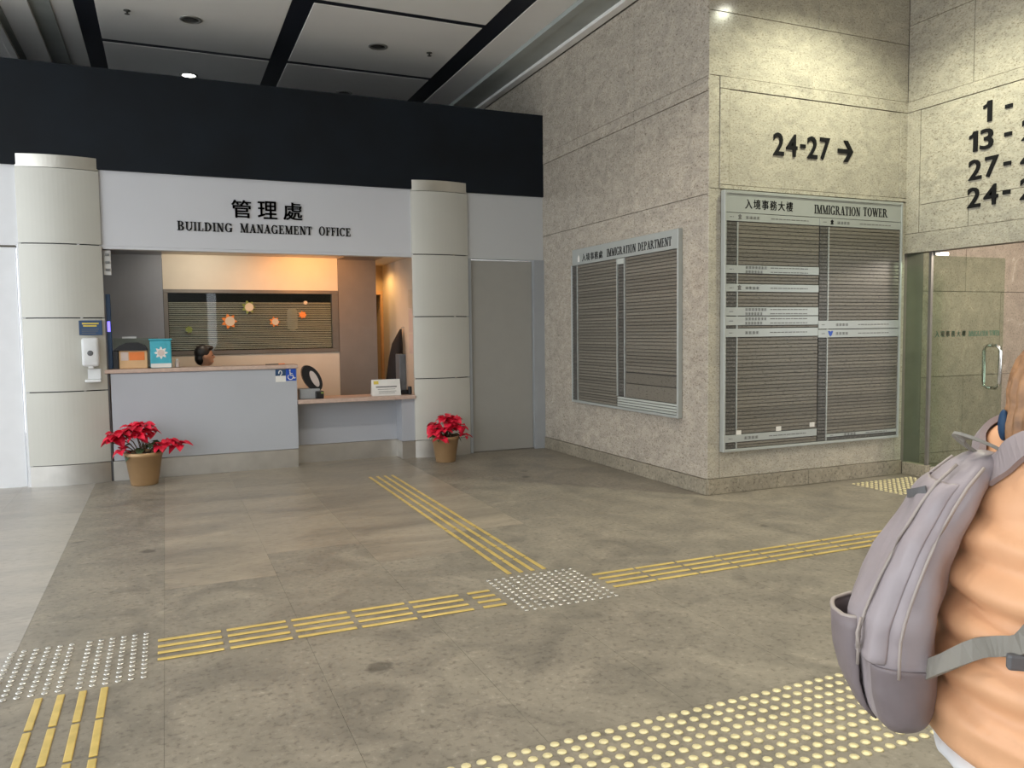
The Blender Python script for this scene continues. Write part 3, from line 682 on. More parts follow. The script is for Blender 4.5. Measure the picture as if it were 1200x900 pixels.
# payment terminal on the low counter
ZL = .783
t = thing('card_terminal', 'black card reader tilted on a grey base on the low counter', 'card reader', (1.56, D+.15, ZL))
B('base', 'jamb_grey', t, 1.425, 1.66, D+.04, D+.24, ZL, ZL+.12, .012, 2)
B('cradle', 'plastic_black', t, 1.60, 1.70, D+.02, D+.22, ZL, ZL+.09, .01, 2)
bm = bmesh.new()
prism(bm, [(1.575+.105*math.cos(a)*(1)-.10*math.sin(a)*.55, ZL+.24+.155*math.sin(a)) for a in [2*PI*k/24 for k in range(24)]], lambda u, v, d: Vector((u, D+.06+d, v)), .09); mesh_obj('housing', bm, 'plastic_black', t)
bm = bmesh.new()
prism(bm, [(1.60+.042*math.cos(a)-.07*math.sin(a)*.55, ZL+.235+.095*math.sin(a)) for a in [2*PI*k/24 for k in range(24)]], lambda u, v, d: Vector((u, D+.056+d, v)), .01); mesh_obj('face_plate', bm, 'paper_pink', t)
B('indicator', 'sticker_green', t, 1.665, 1.695, D+.0165, D+.021, ZL+.06, ZL+.078)
t = thing('notice_stand', 'white folded notice card with yellow logo on the low counter', 'sign', (2.46, D+.1, ZL))
bm = bmesh.new(); prism(bm, [(0, ZL), (.004, ZL), (.05, ZL+.19), (.09, ZL), (.094, ZL), (.052, ZL+.197), (.046, ZL+.197)], lambda u, v, d: Vector((2.285+d, D+.04+u, v)), .355); mesh_obj('card', bm, 'paper_white', t)
def on_card(u, v): return Vector((2.285+u, D+.04+v*.235-.0016, ZL+v))
def card_quad(name, mat, u0, u1_, v0, v1):
    bm = bmesh.new(); ps = [on_card(u0, v0), on_card(u1_, v0), on_card(u1_, v1), on_card(u0, v1)]
    a = [bm.verts.new(p) for p in ps]; b = [bm.verts.new(p+Vector((0, .0012, 0))) for p in ps]
    for k in range(4): bm.faces.new((a[k], a[(k+1) % 4], b[(k+1) % 4], b[k]))
    bm.faces.new(a); bm.faces.new(b); mesh_obj(name, bm, mat, t)
card_quad('logo', 'sign_yellow', .025, .085, .14, .18)
for v0, a, b in ((.10, .05, .31), (.075, .07, .29), (.05, .08, .30), (.03, .08, .28)): card_quad('print_line', 'greek_ink', a, b, v0, v0+(.014 if v0 > .09 else .005))
t = thing('monitor', 'dark grey upright monitor edge at the right end of the low counter', 'monitor', (2.70, D+.15, ZL))
B('panel', 'plastic_grey', t, 2.655, 2.735, D+.13, D+.32, ZL+.05, ZL+.50, .008, 2); B('foot', 'plastic_black', t, 2.66, 2.79, D+.12, D+.30, ZL, ZL+.05, .008); B('camera_knob', 'plastic_black', t, 2.745, 2.785, D+.05, D+.11, ZL+.0, ZL+.1, .01, 2)
t = thing('document_tray', 'white papers standing upright behind the dark monitor', 'papers', (2.76, D+.25, ZL))
B('sheet_stack', 'paper_white', t, 2.745, 2.79, D+.35, D+.37, ZL+.05, ZL+.49); B('stand', 'plastic_black', t, 2.74, 2.795, D+.335, D+.39, ZL, ZL+.05)
for k, (z0, z1, lab) in enumerate(((1.55, 1.86, 'upper pinkish notice taped inside by the right column'), (1.27, 1.53, 'lower pinkish notice taped inside by the right column'), (1.88, 2.12, 'small yellowish notice above the pinkish ones by the right column'))):
    tag(B('notice', 'paper_pink' if k < 2 else 'sticker_cream', None, 3.005, 3.0195, D+.55, D+.9, z0, z1), lab, 'notice', 'notices taped inside the office')
# a dark coat hung inside
t = thing('hanging_coat', 'black coat hanging inside the office near the right column', 'coat', (2.95, YI-.1, .8))
bm = bmesh.new()
for z, wx in ((.55, .14), (.9, .13), (1.2, .10), (1.4, .075), (1.55, .04), (1.6, .02)): pass
prof = [(.55, .12, .17), (.9, .12, .16), (1.2, .095, .14), (1.4, .07, .11), (1.54, .03, .05), (1.6, .012, .015)]
rings = [[bm.verts.new((2.985-wx+wx*math.cos(2*PI*k/14)*(1+.08*math.sin(5*k)), YI-.12+wy*math.sin(2*PI*k/14), z)) for k in range(14)] for z, wx, wy in prof]
for a, b in zip(rings, rings[1:]):
    for k in range(14): bm.faces.new((a[k], a[(k+1) % 14], b[(k+1) % 14], b[k]))
bm.faces.new(rings[0]); bm.faces.new(rings[-1]); mesh_obj('coat_body', bm, 'coat_black', t, True)
bm = bmesh.new(); tube(bm, [(3.02, YI-.12, 1.62), (2.985, YI-.12, 1.62), (2.975, YI-.12, 1.59)], .008, 8); mesh_obj('hook', bm, 'steel', t)

# ------------------------------------------------------------------ sanitiser on the left column
def colY(x, x0=-1.325, x1=-.575):
    s = (x-x0)/(x1-x0); return D-.03-.06*(1-(2*s-1)**2)
def rot_about(o, ang):
    o.rotation_euler.z = ang
t = thing('sanitiser_dispenser', 'white wall-mounted hand sanitiser dispenser on the left column', 'dispenser', (-.71, colY(-.71)-.03, 1.22))
yb = colY(-.71)
bm = bmesh.new(); box(bm, -.795, -.635, yb-.10, yb+.03, 1.235, 1.535, .03, 4); mesh_obj('body', bm, 'plastic_white', t, True)
bm = bmesh.new(); lathe(bm, [(.028, 0), (.028, -.006), (.018, -.008)], (-.715, yb-.097, 1.375), 18, 'Y'); mesh_obj('sensor_window', bm, 'plastic_grey', t, True)
B('nozzle', 'plastic_white', t, -.74, -.69, yb-.085, yb-.03, 1.215, 1.24, .006, 2)
t = thing('drip_tray', 'white drip tray below the sanitiser dispenser', 'tray', (-.70, yb-.03, 1.06))
bm = bmesh.new(); box(bm, -.775, -.625, yb-.10, yb+.03, 1.07, 1.10, .012, 3); mesh_obj('dish', bm, 'plastic_white', t); B('back_plate', 'plastic_white', t, -.77, -.63, yb-.008, yb+.03, 1.10, 1.21, .004)
t = thing('sanitiser_sign', 'small navy sign with yellow print above the dispenser', 'sign', (-.705, colY(-.7)-.02, 1.56))
yb2 = yb-.018
B('plate', 'sign_navy', t, -.815, -.60, yb2, yb+.03, 1.562, 1.715, .002)
for z, a, b, m in ((1.675, -.785, -.63, 'sign_yellow'), (1.65, -.775, -.65, 'sign_yellow'), (1.62, -.79, -.63, 'greek_ink'), (1.60, -.79, -.64, 'greek_ink'), (1.58, -.79, -.66, 'greek_ink')):
    B('print_line', m, t, a, b, yb2-.001, yb2+.002, z, z+(.016 if m == 'sign_yellow' else .007))

# ------------------------------------------------------------------ directories
def greek(par, place, u0, u1_, v0, v1, n, mat='greek_ink', seed=0):
    """a row of n tiny illegible printed marks"""
    rd = random.Random(seed); bm = bmesh.new(); w_ = (u1_-u0)/n
    for k in range(n):
        a = u0+k*w_+w_*.10; b = a+w_*.78; h_ = v1-v0
        for q in range(3):
            c0 = v0+h_*(.02+.36*q); prism(bm, [(a, c0), (b, c0), (b, c0+h_*.17), (a, c0+h_*.17)], place, .0012)
        m_ = a+(b-a)*rd.uniform(.3, .6); prism(bm, [(m_, v0), (m_+(b-a)*.2, v0), (m_+(b-a)*.2, v1), (m_, v1)], place, .0012)
    return mesh_obj('print_line', bm, mat, par)
def bar_print(par, place, u0, u1_, v0, v1, mat='greek_ink', seed=0):
    rd = random.Random(seed); bm = bmesh.new(); x = u0
    while x < u1_:
        w_ = rd.uniform(.02, .06); prism(bm, [(x, v0), (min(x+w_, u1_), v0), (min(x+w_, u1_), v1), (x, v1)], place, .0012); x += w_+.008
    return mesh_obj('print_line', bm, mat, par)

t = thing('tower_directory', 'large directory board with tower name and rows of floor listings', 'directory board', (5.84, DM, .4))
PT = lambda u, v, d: Vector((u, DM-.050-d, v))
B('back_board', 'board_back', t, 4.735, 6.955, DM-.035, DM-.003, .415, 2.80)
for a in ((4.717, 4.74, .40, 2.813), (6.948, 6.97, .40, 2.813)): B('frame_rail', 'sign_silver', t, a[0], a[1], DM-.06, DM-.002, a[2], a[3], .003)
for a in ((.40, .425), (2.785, 2.813)): B('frame_rail', 'sign_silver', t, 4.74, 6.948, DM-.06, DM-.002, a[0], a[1], .003)
hd = B('title_panel', 'sign_silver', t, 4.74, 6.948, DM-.05, DM-.035, 2.617, 2.785)
bm = bmesh.new()
for k, ch in enumerate('入境事務大樓'): text_bm(ch, .088, .012, 1, bm, lambda u, v, d, k=k: PT(4.957+k*.097+u, 2.655+v, d), .002, width=.08)
mesh_obj('chinese_title', bm, 'black_text', hd)
bm = bmesh.new(); serif_text(bm, 'IMMIGRATION', .085, lambda u, v, d: PT(5.79+u, 2.650+v, d), .60, .002, gap=.02); mesh_obj('title_word', bm, 'black_text', hd)
bm = bmesh.new(); serif_text(bm, 'TOWER', .085, lambda u, v, d: PT(6.425+u, 2.655+v, d), .335, .002, gap=.02); mesh_obj('title_word', bm, 'black_text', hd)
def slat_col(x0, x1, z0, z1, mat, pitch=.0345):
    n = max(1, round((z1-z0)/pitch)); p = (z1-z0)/n; me = None
    for k in range(n):
        z = z0+k*p
        if me is None:
            o = B('slat', mat, t, x0, x1, DM-.046, DM-.035, z+.003, z+p-.003, .002); me = o.data; l0 = o.location.copy()
        else: link('slat', me, l0+Vector((0, 0, k*p)), t)
def head(x0, x1, z0, z1, seed, lines=1, emblem=None):
    h = B('heading_strip', 'sign_silver', t, x0, x1, DM-.050, DM-.035, z0+.003, z1-.003, .0015)
    w_ = x1-x0; zc = (z0+z1)/2; hh = .026
    if w_ > .8:
        bar_print(h, PT, x0+.04, x0+.085, zc-.003, zc+.003, seed=seed)
        for q in range(lines):
            zz = zc+(0 if lines == 1 else (.018 if q == 0 else -.022))
            greek(h, PT, x0+.22, x0+.22+(.17 if lines == 1 else .26-.05*q), zz-hh/2, zz+hh/2, 4 if lines == 1 else 7-q, seed=seed+q)
            bar_print(h, PT, x0+.52, x1-.14, zz-.004, zz+.004, seed=seed+9+q)
        if emblem: disc2(h, emblem, x0+.155, zc)
    return h
def disc2(par, mat, x, z):
    if mat != 'sign_blue':
        bm = bmesh.new()
        prism(bm, [(x-.02, z-.02), (x+.02, z-.02), (x+.012, z), (x+.022, z+.012), (x, z+.028), (x-.022, z+.012), (x-.012, z)], PT, .0015)
        mesh_obj('emblem', bm, mat, par); return
    bm = bmesh.new(); prism(bm, [(x-.032, z+.022), (x-.02, z+.028), (x, z+.018), (x+.02, z+.028), (x+.032, z+.022), (x+.018, z-.012), (x, z-.03), (x-.018, z-.012)], PT, .0015); mesh_obj('emblem', bm, mat, par)
LN, LM, RN, RM = (4.742, 4.868), (4.884, 5.858), (5.872, 5.978), (5.992, 6.946)
def section(nc, mc, z0, z1): slat_col(*nc, z0, z1, 'slat_number'); slat_col(*mc, z0, z1, 'slat_text')
head(4.742, 5.86, 2.535, 2.614, 1, 1, 'greek_ink'); head(5.864, 6.946, 2.535, 2.614, 2, 1, 'black_text')
section(LN, LM, 2.14, 2.533); head(4.742, 5.86, 2.058, 2.138, 3, 2); section(LN, LM, 1.967, 2.056)
head(4.742, 5.86, 1.889, 1.965, 4, 1, 'greek_ink'); section(LN, LM, 1.752, 1.887)
head(4.742, 5.86, 1.667, 1.750, 5, 2); head(4.742, 5.86, 1.577, 1.665, 6, 2); section(LN, LM, 1.556, 1.576)
head(4.742, 5.86, 1.468, 1.553, 7, 1); section(LN, LM, .562, 1.466)
head(4.742, 5.86, .485, .560, 8, 1); section(LN, LM, .428, .483)
section(RN, RM, 1.622, 2.533); head(5.864, 6.946, 1.534, 1.620, 9, 1); head(5.864, 6.946, 1.449, 1.532, 10, 1, 'sign_blue')
section(RN, RM, .497, 1.447); head(5.992, 6.946, .46, .495, 11, 1); slat_col(*RN, .428, .495, 'slat_number'); slat_col(*RM, .428, .458, 'slat_number')
for x in (4.876, 5.984): B('divider', 'sign_silver', t, x-.006, x+.006, DM-.0485, DM-.035, .428, 2.53)
for x, z in ((5.38, .585), (5.80, .60), (4.90, .575)): B('label_tab', 'paper_white', t, x-.03, x+.03, DM-.049, DM-.045, z-.022, z+.022)

t = thing('department_directory', 'tall directory board with department name on the stone side wall', 'directory board', (XS, 7.48, .69))
XD = XS
PD = lambda u, v, d: Vector((XD-.046-d, u, v))        # u runs along y; mirrored below so text reads left to right
def PDm(y_left): return lambda u, v, d: Vector((XD-.046-d, y_left-u, v))
def DB(name, mat, y0, y1, z0, z1, x0=.045, x1=.03, bev=0, par=None): return B(name, mat, par or t, XD-x0, XD-x1, y0, y1, z0, z1, bev)
B('back_board', 'board_back', t, XD-.03, XD-.003, 6.41, 8.56, .70, 2.40)
hd = B('title_panel', 'sign_silver', t, XD-.046, XD-.003, 6.39, 8.56, 2.325, 2.513, .002)
bm = bmesh.new()
for k, ch in enumerate('入境事務處'): text_bm(ch, .085, .012, 1, bm, lambda u, v, d, k=k: PDm(8.31-k*.098)(u, 2.360+v, d), .002, width=.082)
mesh_obj('chinese_title', bm, 'black_text', hd)
bm = bmesh.new(); serif_text(bm, 'IMMIGRATION', .085, lambda u, v, d: PDm(7.74)(u, 2.362+v, d), .595, .002, gap=.02); mesh_obj('title_word', bm, 'black_text', hd)
bm = bmesh.new(); serif_text(bm, 'DEPARTMENT', .085, lambda u, v, d: PDm(7.105)(u, 2.362+v, d), .60, .002, gap=.02); mesh_obj('title_word', bm, 'black_text', hd)
bm = bmesh.new(); prism(bm, [(.0, 0), (.05, 0), (.05, .05), (.025, .085), (0, .05)], lambda u, v, d: PDm(8.42)(u, 2.36+v, d), .002); mesh_obj('emblem', bm, 'paper_white', hd)
for a in ((6.388, 6.412), (8.562, 8.582)): DB('frame_rail', 'sign_silver', a[0], a[1], .685, 2.513 if a[0] < 7 else 2.33, .055, .002, .003)
DB('frame_rail', 'sign_silver', 6.412, 8.562, .685, .712, .055, .002, .003)
def dslats(y0, y1, z0, z1, mat, pitch=.0345):
    n = max(1, round((z1-z0)/pitch)); p = (z1-z0)/n; me = None
    for k in range(n):
        z = z0+k*p
        if me is None:
            o = DB('slat', mat, y0, y1, z+.003, z+p-.003, .042, .03, .002); me = o.data; l0 = o.location.copy()
        else: link('slat', me, l0+Vector((0, 0, k*p)), t)
dslats(8.452, 8.56, .714, 2.32, 'slat_number'); dslats(7.548, 8.432, .714, .87, 'slat_text'); dslats(7.548, 8.432, .905, 1.49, 'slat_text'); dslats(7.548, 8.432, 1.52, 2.32, 'slat_text')
dslats(7.395, 7.512, .84, 2.25, 'slat_number'); dslats(6.415, 7.36, 1.39, 2.32, 'slat_text'); dslats(6.415, 7.36, 1.10, 1.35, 'slat_text')
DB('heading_strip', 'slat_head', 7.395, 7.53, 2.26, 2.32); DB('heading_strip', 'slat_text', 7.548, 8.432, 1.492, 1.518); DB('heading_strip', 'slat_text', 7.548, 8.432, .872, .903); DB('heading_strip', 'slat_text', 6.415, 7.36, 1.352, 1.388)
DB('heading_strip', 'slat_text', 6.415, 7.36, .985, 1.09); DB('heading_strip', 'slat_text', 6.415, 7.36, .83, .975)
for k in range(4): DB('blank_strip', 'slat_head', 6.415, 7.53, .716+.028*k, .716+.028*k+.022, .045, .03, .003)
for y in (8.442, 7.53, 7.377): DB('divider', 'sign_silver', y-.009, y+.009, .714 if y > 8 else .83, 2.32, .047)

# ------------------------------------------------------------------ numerals on the stone walls
t = thing('floor_numerals', 'black numerals 24-27 with right arrow on polished stone above the directory', 'sign lettering', (5.8, DM, 3.2))
PN = lambda x0, z0: (lambda u, v, d: Vector((x0+u, DM-.001-d, z0+v)))
for ch, x, w_ in (('2', 5.32, .125), ('4', 5.475, .135), ('2', 5.735, .125), ('7', 5.895, .125)):
    bm = bmesh.new(); text_bm(ch, .21, .016, 1, bm, PN(x, 3.18), .012, width=w_); mesh_obj('numeral', bm, 'black_text', t)
B('dash', 'black_text', t, 5.648, 5.712, DM-.013, DM-.001, 3.27, 3.305)
bm = bmesh.new()
for poly in ([(6.125, 3.262), (6.27, 3.262), (6.27, 3.302), (6.125, 3.302)], [(6.20, 3.385), (6.25, 3.385), (6.325, 3.282), (6.275, 3.282)], [(6.275, 3.282), (6.325, 3.282), (6.25, 3.18), (6.20, 3.18)]): prism(bm, poly, lambda u, v, d: Vector((u, DM-.001-d, v)), .012)
mesh_obj('arrow', bm, 'black_text', t)
t = thing('lift_numerals', 'four rows of large black floor numbers on the stone above the lobby doorway', 'sign lettering', (XR, 5.1, 2.7))
PR = lambda y0, z0: (lambda u, v, d: Vector((XR-.001-d, y0-u, z0+v)))
rows = [(3.435, [('1', 5.165, .08)], 4.955), (3.187, [('1', 5.30, .08), ('3', 5.19, .13), ('2', 4.795, .15)], 4.955), (2.925, [('2', 5.30, .132), ('7', 5.135, .13), ('4', 4.80, .14)], 4.955), (2.667, [('2', 5.305, .132), ('4', 5.14, .14), ('2', 4.795, .13)], 4.955)]
for z, its, dy in rows:
    for ch, y, w_ in its:
        bm = bmesh.new()
        if ch == '1':
            for q in ([(.042, 0), (.085, 0), (.085, .19), (.042, .19)], [(0, .125), (.042, .14), (.042, .165), (0, .155)], [(.0, .155), (.042, .165), (.05, .19), (.042, .19), (.03, .165)]): prism(bm, q, PR(y, z), .012)
        else: text_bm(ch, .19, .016, 1, bm, PR(y, z), .012, width=w_)
        mesh_obj('numeral', bm, 'black_text', t)
    B('dash', 'black_text', t, XR-.013, XR-.001, dy-.07, dy, z+.075, z+.11)

# ------------------------------------------------------------------ glass door and side light
wn2 = struct(thing('window_2', 'narrow fixed green-tinted glass panel beside the tower directory', 'window', (XR+.03, 5.85, 0)))
B('pane', 'pane_green', wn2, XR+.03, XR+.042, 5.73, 5.995, .13, 2.30); B('base_rail', 'plinth_stone', wn2, XR-.0, XR+.09, 5.70, 5.985, 0, .13, .004); B('edge_post', 'window_frame', wn2, XR+.02, XR+.05, 5.70, 5.73, .13, 2.30)
dr = struct(thing('door_3', 'open frameless glass door with green lettering and steel pull handle', 'door', (XR+.05, 5.70, 0)))
B('pane', 'pane_green', dr, XR+.06, 8.20, 5.70, 5.712, .11, 2.26)
B('bottom_rail', 'steel', dr, XR+.06, 8.20, 5.685, 5.727, .012, .11, .003); B('patch_fitting', 'steel', dr, XR+.06, XR+.25, 5.685, 5.727, 2.26, 2.30, .003)
for dy in (-.05, .05):
    bm = bmesh.new(); y = 5.706+dy; s = 1 if dy > 0 else -1
    tube(bm, [(8.04, 5.706, 1.34), (8.04, y-.0*s, 1.34), (8.04, y+.03*s, 1.32), (8.04, y+.04*s, 1.28), (8.04, y+.04*s, .95), (8.04, y+.03*s, .91), (8.04, y, .89), (8.04, 5.706, .89)], .019, 12); mesh_obj('pull_handle', bm, 'chrome', dr, True)
PG = lambda x0, z0: (lambda u, v, d: Vector((x0+u, 5.699-d, z0+v)))
bm = bmesh.new()
for k, ch in enumerate('入境事務大樓'): text_bm(ch, .062, .02, 1, bm, lambda u, v, d, k=k: PG(7.17+k*.078, 1.44)(u, v, d), .001, width=.056)
serif_text(bm, 'IMMIGRATION', .055, PG(7.66, 1.442), .30, .001, gap=.02); serif_text(bm, 'TOWER', .055, PG(7.98, 1.444), .16, .001, gap=.02)
mesh_obj('lettering', bm, 'green_text', dr)
l = lamp('lobby_lamp', 'POINT', (8.6, 4.4, 2.6), 120, (1, .88, .76), .15)
t = downlight(8.6, 4.4, 2.8, True, 'downlight of the lift lobby beyond the glass door', 0); adopt(l, t)

# ------------------------------------------------------------------ tactile paving
def bar_mesh(L_, w_=.030, h_=.006):
    bm = bmesh.new(); box(bm, -L_/2, L_/2, -w_/2, w_/2, 0, h_, .004, 2)
    me = bpy.data.meshes.new('bar'); bm.to_mesh(me); bm.free(); me.materials.append(MATS['brass']); return me
def bars(label, dirn, starts, L_, cross, grp='brass guiding strips on the floor'):
    cx = sum(starts)/len(starts); cc = sum(cross)/len(cross)
    t = thing('tactile_guide_path', label, 'tactile strip', (cx, cc, 0) if dirn == 'X' else (cc, cx, 0), grp)
    me = bar_mesh(L_)
    for s in starts:
        for c in cross:
            link('bar', me, (s+L_/2, c, 0) if dirn == 'X' else (c, s+L_/2, 0), t, None if dirn == 'X' else (0, 0, PI/2))
    return t
tA = bars('yellow raised guiding bars from the left stud panel to the junction', 'X', [-.09+.329*k for k in range(5)], .302, [4.085+.086*k for k in range(4)])
me = bar_mesh(.14)
for k in range(4): link('bar', me, (1.655, 4.085+.086*k, 0), tA)
bars('yellow raised guiding bars at the bottom left corner running towards the viewer', 'Y', [3.55-.325*k for k in range(5)], .305, [-.553+.084*k for k in range(4)])
bars('yellow raised guiding bars leading from the junction to the low counter', 'Y', [4.59+.318*k for k in range(12)], .300, [1.965+.082*k for k in range(4)])
bars('yellow raised guiding bars from the junction towards the glass door', 'X', [2.43+.318*k for k in range(10)], .300, [4.085+.086*k for k in range(4)])
def stud_mesh(r, h_, mat):
    bm = bmesh.new(); lathe(bm, [(r, 0), (r*.92, h_*.6), (r*.6, h_)], (0, 0, 0), 10)
    bmesh.ops.recalc_face_normals(bm, faces=bm.faces)
    me = bpy.data.meshes.new('stud'); bm.to_mesh(me); bm.free(); me.materials.append(MATS[mat])
    for p in me.polygons: p.use_smooth = True
    return me
def studs(label, xs, ys, r, mat, grp, limit=300, stuff_pts=None):
    t = thing('tactile_stud_panel', label, 'tactile panel', (sum(xs)/len(xs), sum(ys)/len(ys), 0), grp)
    me = stud_mesh(r, .006, mat); n = 0
    for y in ys:
        for x in xs:
            if n < limit: link('stud', me, (x, y, 0), t); n += 1
    if stuff_pts:
        bm = bmesh.new()
        for x, y in stuff_pts: lathe(bm, [(r, 0), (r*.92, .0036), (r*.6, .006)], (x, y, 0), 8)
        o = mesh_obj('outer_studs', bm, mat, t, True); o['kind'] = 'stuff'
    return t
def fr(a, n, p): return [a+p*k for k in range(n)]
G = 'stud panels of the tactile paving'
studs('grey metal stud panel at the left where guiding bars turn', fr(-.745, 6, .052)+fr(-.405, 6, .052), fr(3.905, 12, .052), .0155, 'steel_stud', G)
studs('grey metal stud panel at the junction of the guiding bars', fr(1.79, 12, .0525), fr(3.945, 12, .0525), .0155, 'steel_stud', G)
xs = fr(.93, 32, .059)
studs('wide field of yellow studs in the foreground by the backpack', xs[:30], fr(2.59, 10, -.059), .0195, 'brass_stud', G, 300,
      [(x, y) for y in fr(2.59, 10, -.059) for x in fr(.93, 60, .059)[30:]]+[(x, y) for y in fr(2.59, 10, -.059) for x in fr(.93-.059*14, 14, .059)])
t = thing('tactile_stud_panel', 'small yellow stud panel on the floor before the glass door', 'tactile panel', (6.6, 5.5, 0), G)
bm = bmesh.new()
for a in range(14):
    for b in range(11): lathe(bm, [(.017, 0), (.0155, .0036), (.01, .006)], (6.2+a*.06, 5.25+b*.055, 0), 8)
o = mesh_obj('studs', bm, 'brass_stud', t, True); o['kind'] = 'stuff'

# ------------------------------------------------------------------ poinsettias
def leaf_mesh(mat, L_=.13, w_=.05):
    bm = bmesh.new(); prof = [(0, .0), (.18, .55), (.42, 1), (.65, .8), (.85, .4), (1, 0)]
    mid = []; le = []; ri = []
    for s, k in prof:
        z = .02*math.sin(s*PI)-.03*s*s
        mid.append(bm.verts.new((s*L_, 0, z-.008*k))); le.append(bm.verts.new((s*L_, w_*k+.0001, z+.006*k))); ri.append(bm.verts.new((s*L_, -w_*k-.0001, z+.006*k)))
    for i in range(len(prof)-1):
        bm.faces.new((mid[i], mid[i+1], le[i+1], le[i])); bm.faces.new((mid[i+1], mid[i], ri[i], ri[i+1]))
    me = bpy.data.meshes.new('leaf'); bm.to_mesh(me); bm.free(); me.materials.append(MATS[mat]); return me
LEAF_R, LEAF_G = leaf_mesh('bract_red'), leaf_mesh('leaf_green', .12, .042)
def poinsettia(label, x, y, h_, r, heads, seed, green):
    rd = random.Random(seed)
    t = thing('potted_poinsettia', label, 'potted plant', (x, y, 0), 'red poinsettias in gold pots')
    bm = bmesh.new(); lathe(bm, [(r*.70, 0), (r*.72, .01), (r*.96, h_-.05), (r*1.0, h_-.045), (r*1.04, h_), (r*.95, h_), (r*.92, h_-.03)], (x, y, 0), 36); mesh_obj('pot', bm, 'gold_pot', t, True)
    bm = bmesh.new(); lathe(bm, [(r*.9, h_-.05), (r*.88, h_-.028), (.01, h_-.02)], (x, y, 0), 24); mesh_obj('soil', bm, 'soil', t, True)
    for hx, hy, hz, R, n in heads:
        bm = bmesh.new(); p = Vector((x+hx, y+hy, h_+hz))
        tube(bm, [(x+hx*.15, y+hy*.15, h_-.03), (x+hx*.5, y+hy*.5, h_+hz*.55), p], .006, 6); mesh_obj('stem', bm, 'stem_brown', t)
        for k in range(n):
            lay = k % 2; a = 2*PI*k/n*1.0+rd.uniform(-.3, .3); s = R/.13*rd.uniform(.85, 1.2)*(1 if not lay else .72)
            link('bract', LEAF_R, p+Vector((0, 0, .012*lay)), t, (rd.uniform(-.5, .5), rd.uniform(-.15, .55)-(.35 if lay else 0), a), (s, s*rd.uniform(.8, 1.1), s))
    for k in range(green):
        a = rd.uniform(0, 2*PI); q = rd.uniform(.05, .12)
        link('leaf', LEAF_G, (x+q*math.cos(a), y+q*math.sin(a), h_+rd.uniform(-.01, .10)), t, (rd.uniform(-.4, .4), rd.uniform(.0, .6), a), (1, 1, 1))
poinsettia('red poinsettia in a gold pot before the tall counter, sprawling to both sides', -.25, 9.1, .345, .185,
           [(-.26, 0, .17, .14, 12), (-.10, -.05, .25, .14, 14), (.02, -.02, .26, .13, 12), (-.18, -.10, .20, .14, 12), (.06, .08, .20, .13, 10), (-.05, -.14, .17, .13, 12), (-.20, -.06, .03, .11, 8), (.24, -.04, .09, .12, 12), (.34, 0, .05, .13, 10), (.17, -.10, .06, .11, 10), (-.02, -.05, .2, .12, 10), (-.30, -.05, .12, .11, 8)], 3, 14)
poinsettia('compact red poinsettia in a gold pot before the right column', 3.04, 9.02, .31, .165,
           [(-.13, -.02, .13, .13, 12), (-.02, -.06, .20, .13, 14), (.10, -.02, .20, .13, 12), (-.15, -.08, .06, .12, 11), (.18, -.04, .10, .12, 11), (.05, .08, .2, .13, 10), (-.06, -.15, .09, .12, 11), (.09, -.14, .11, .12, 11), (-.10, -.18, -.01, .10, 8), (.20, -.08, .0, .11, 8), (.02, -.12, .16, .12, 10)], 5, 12)

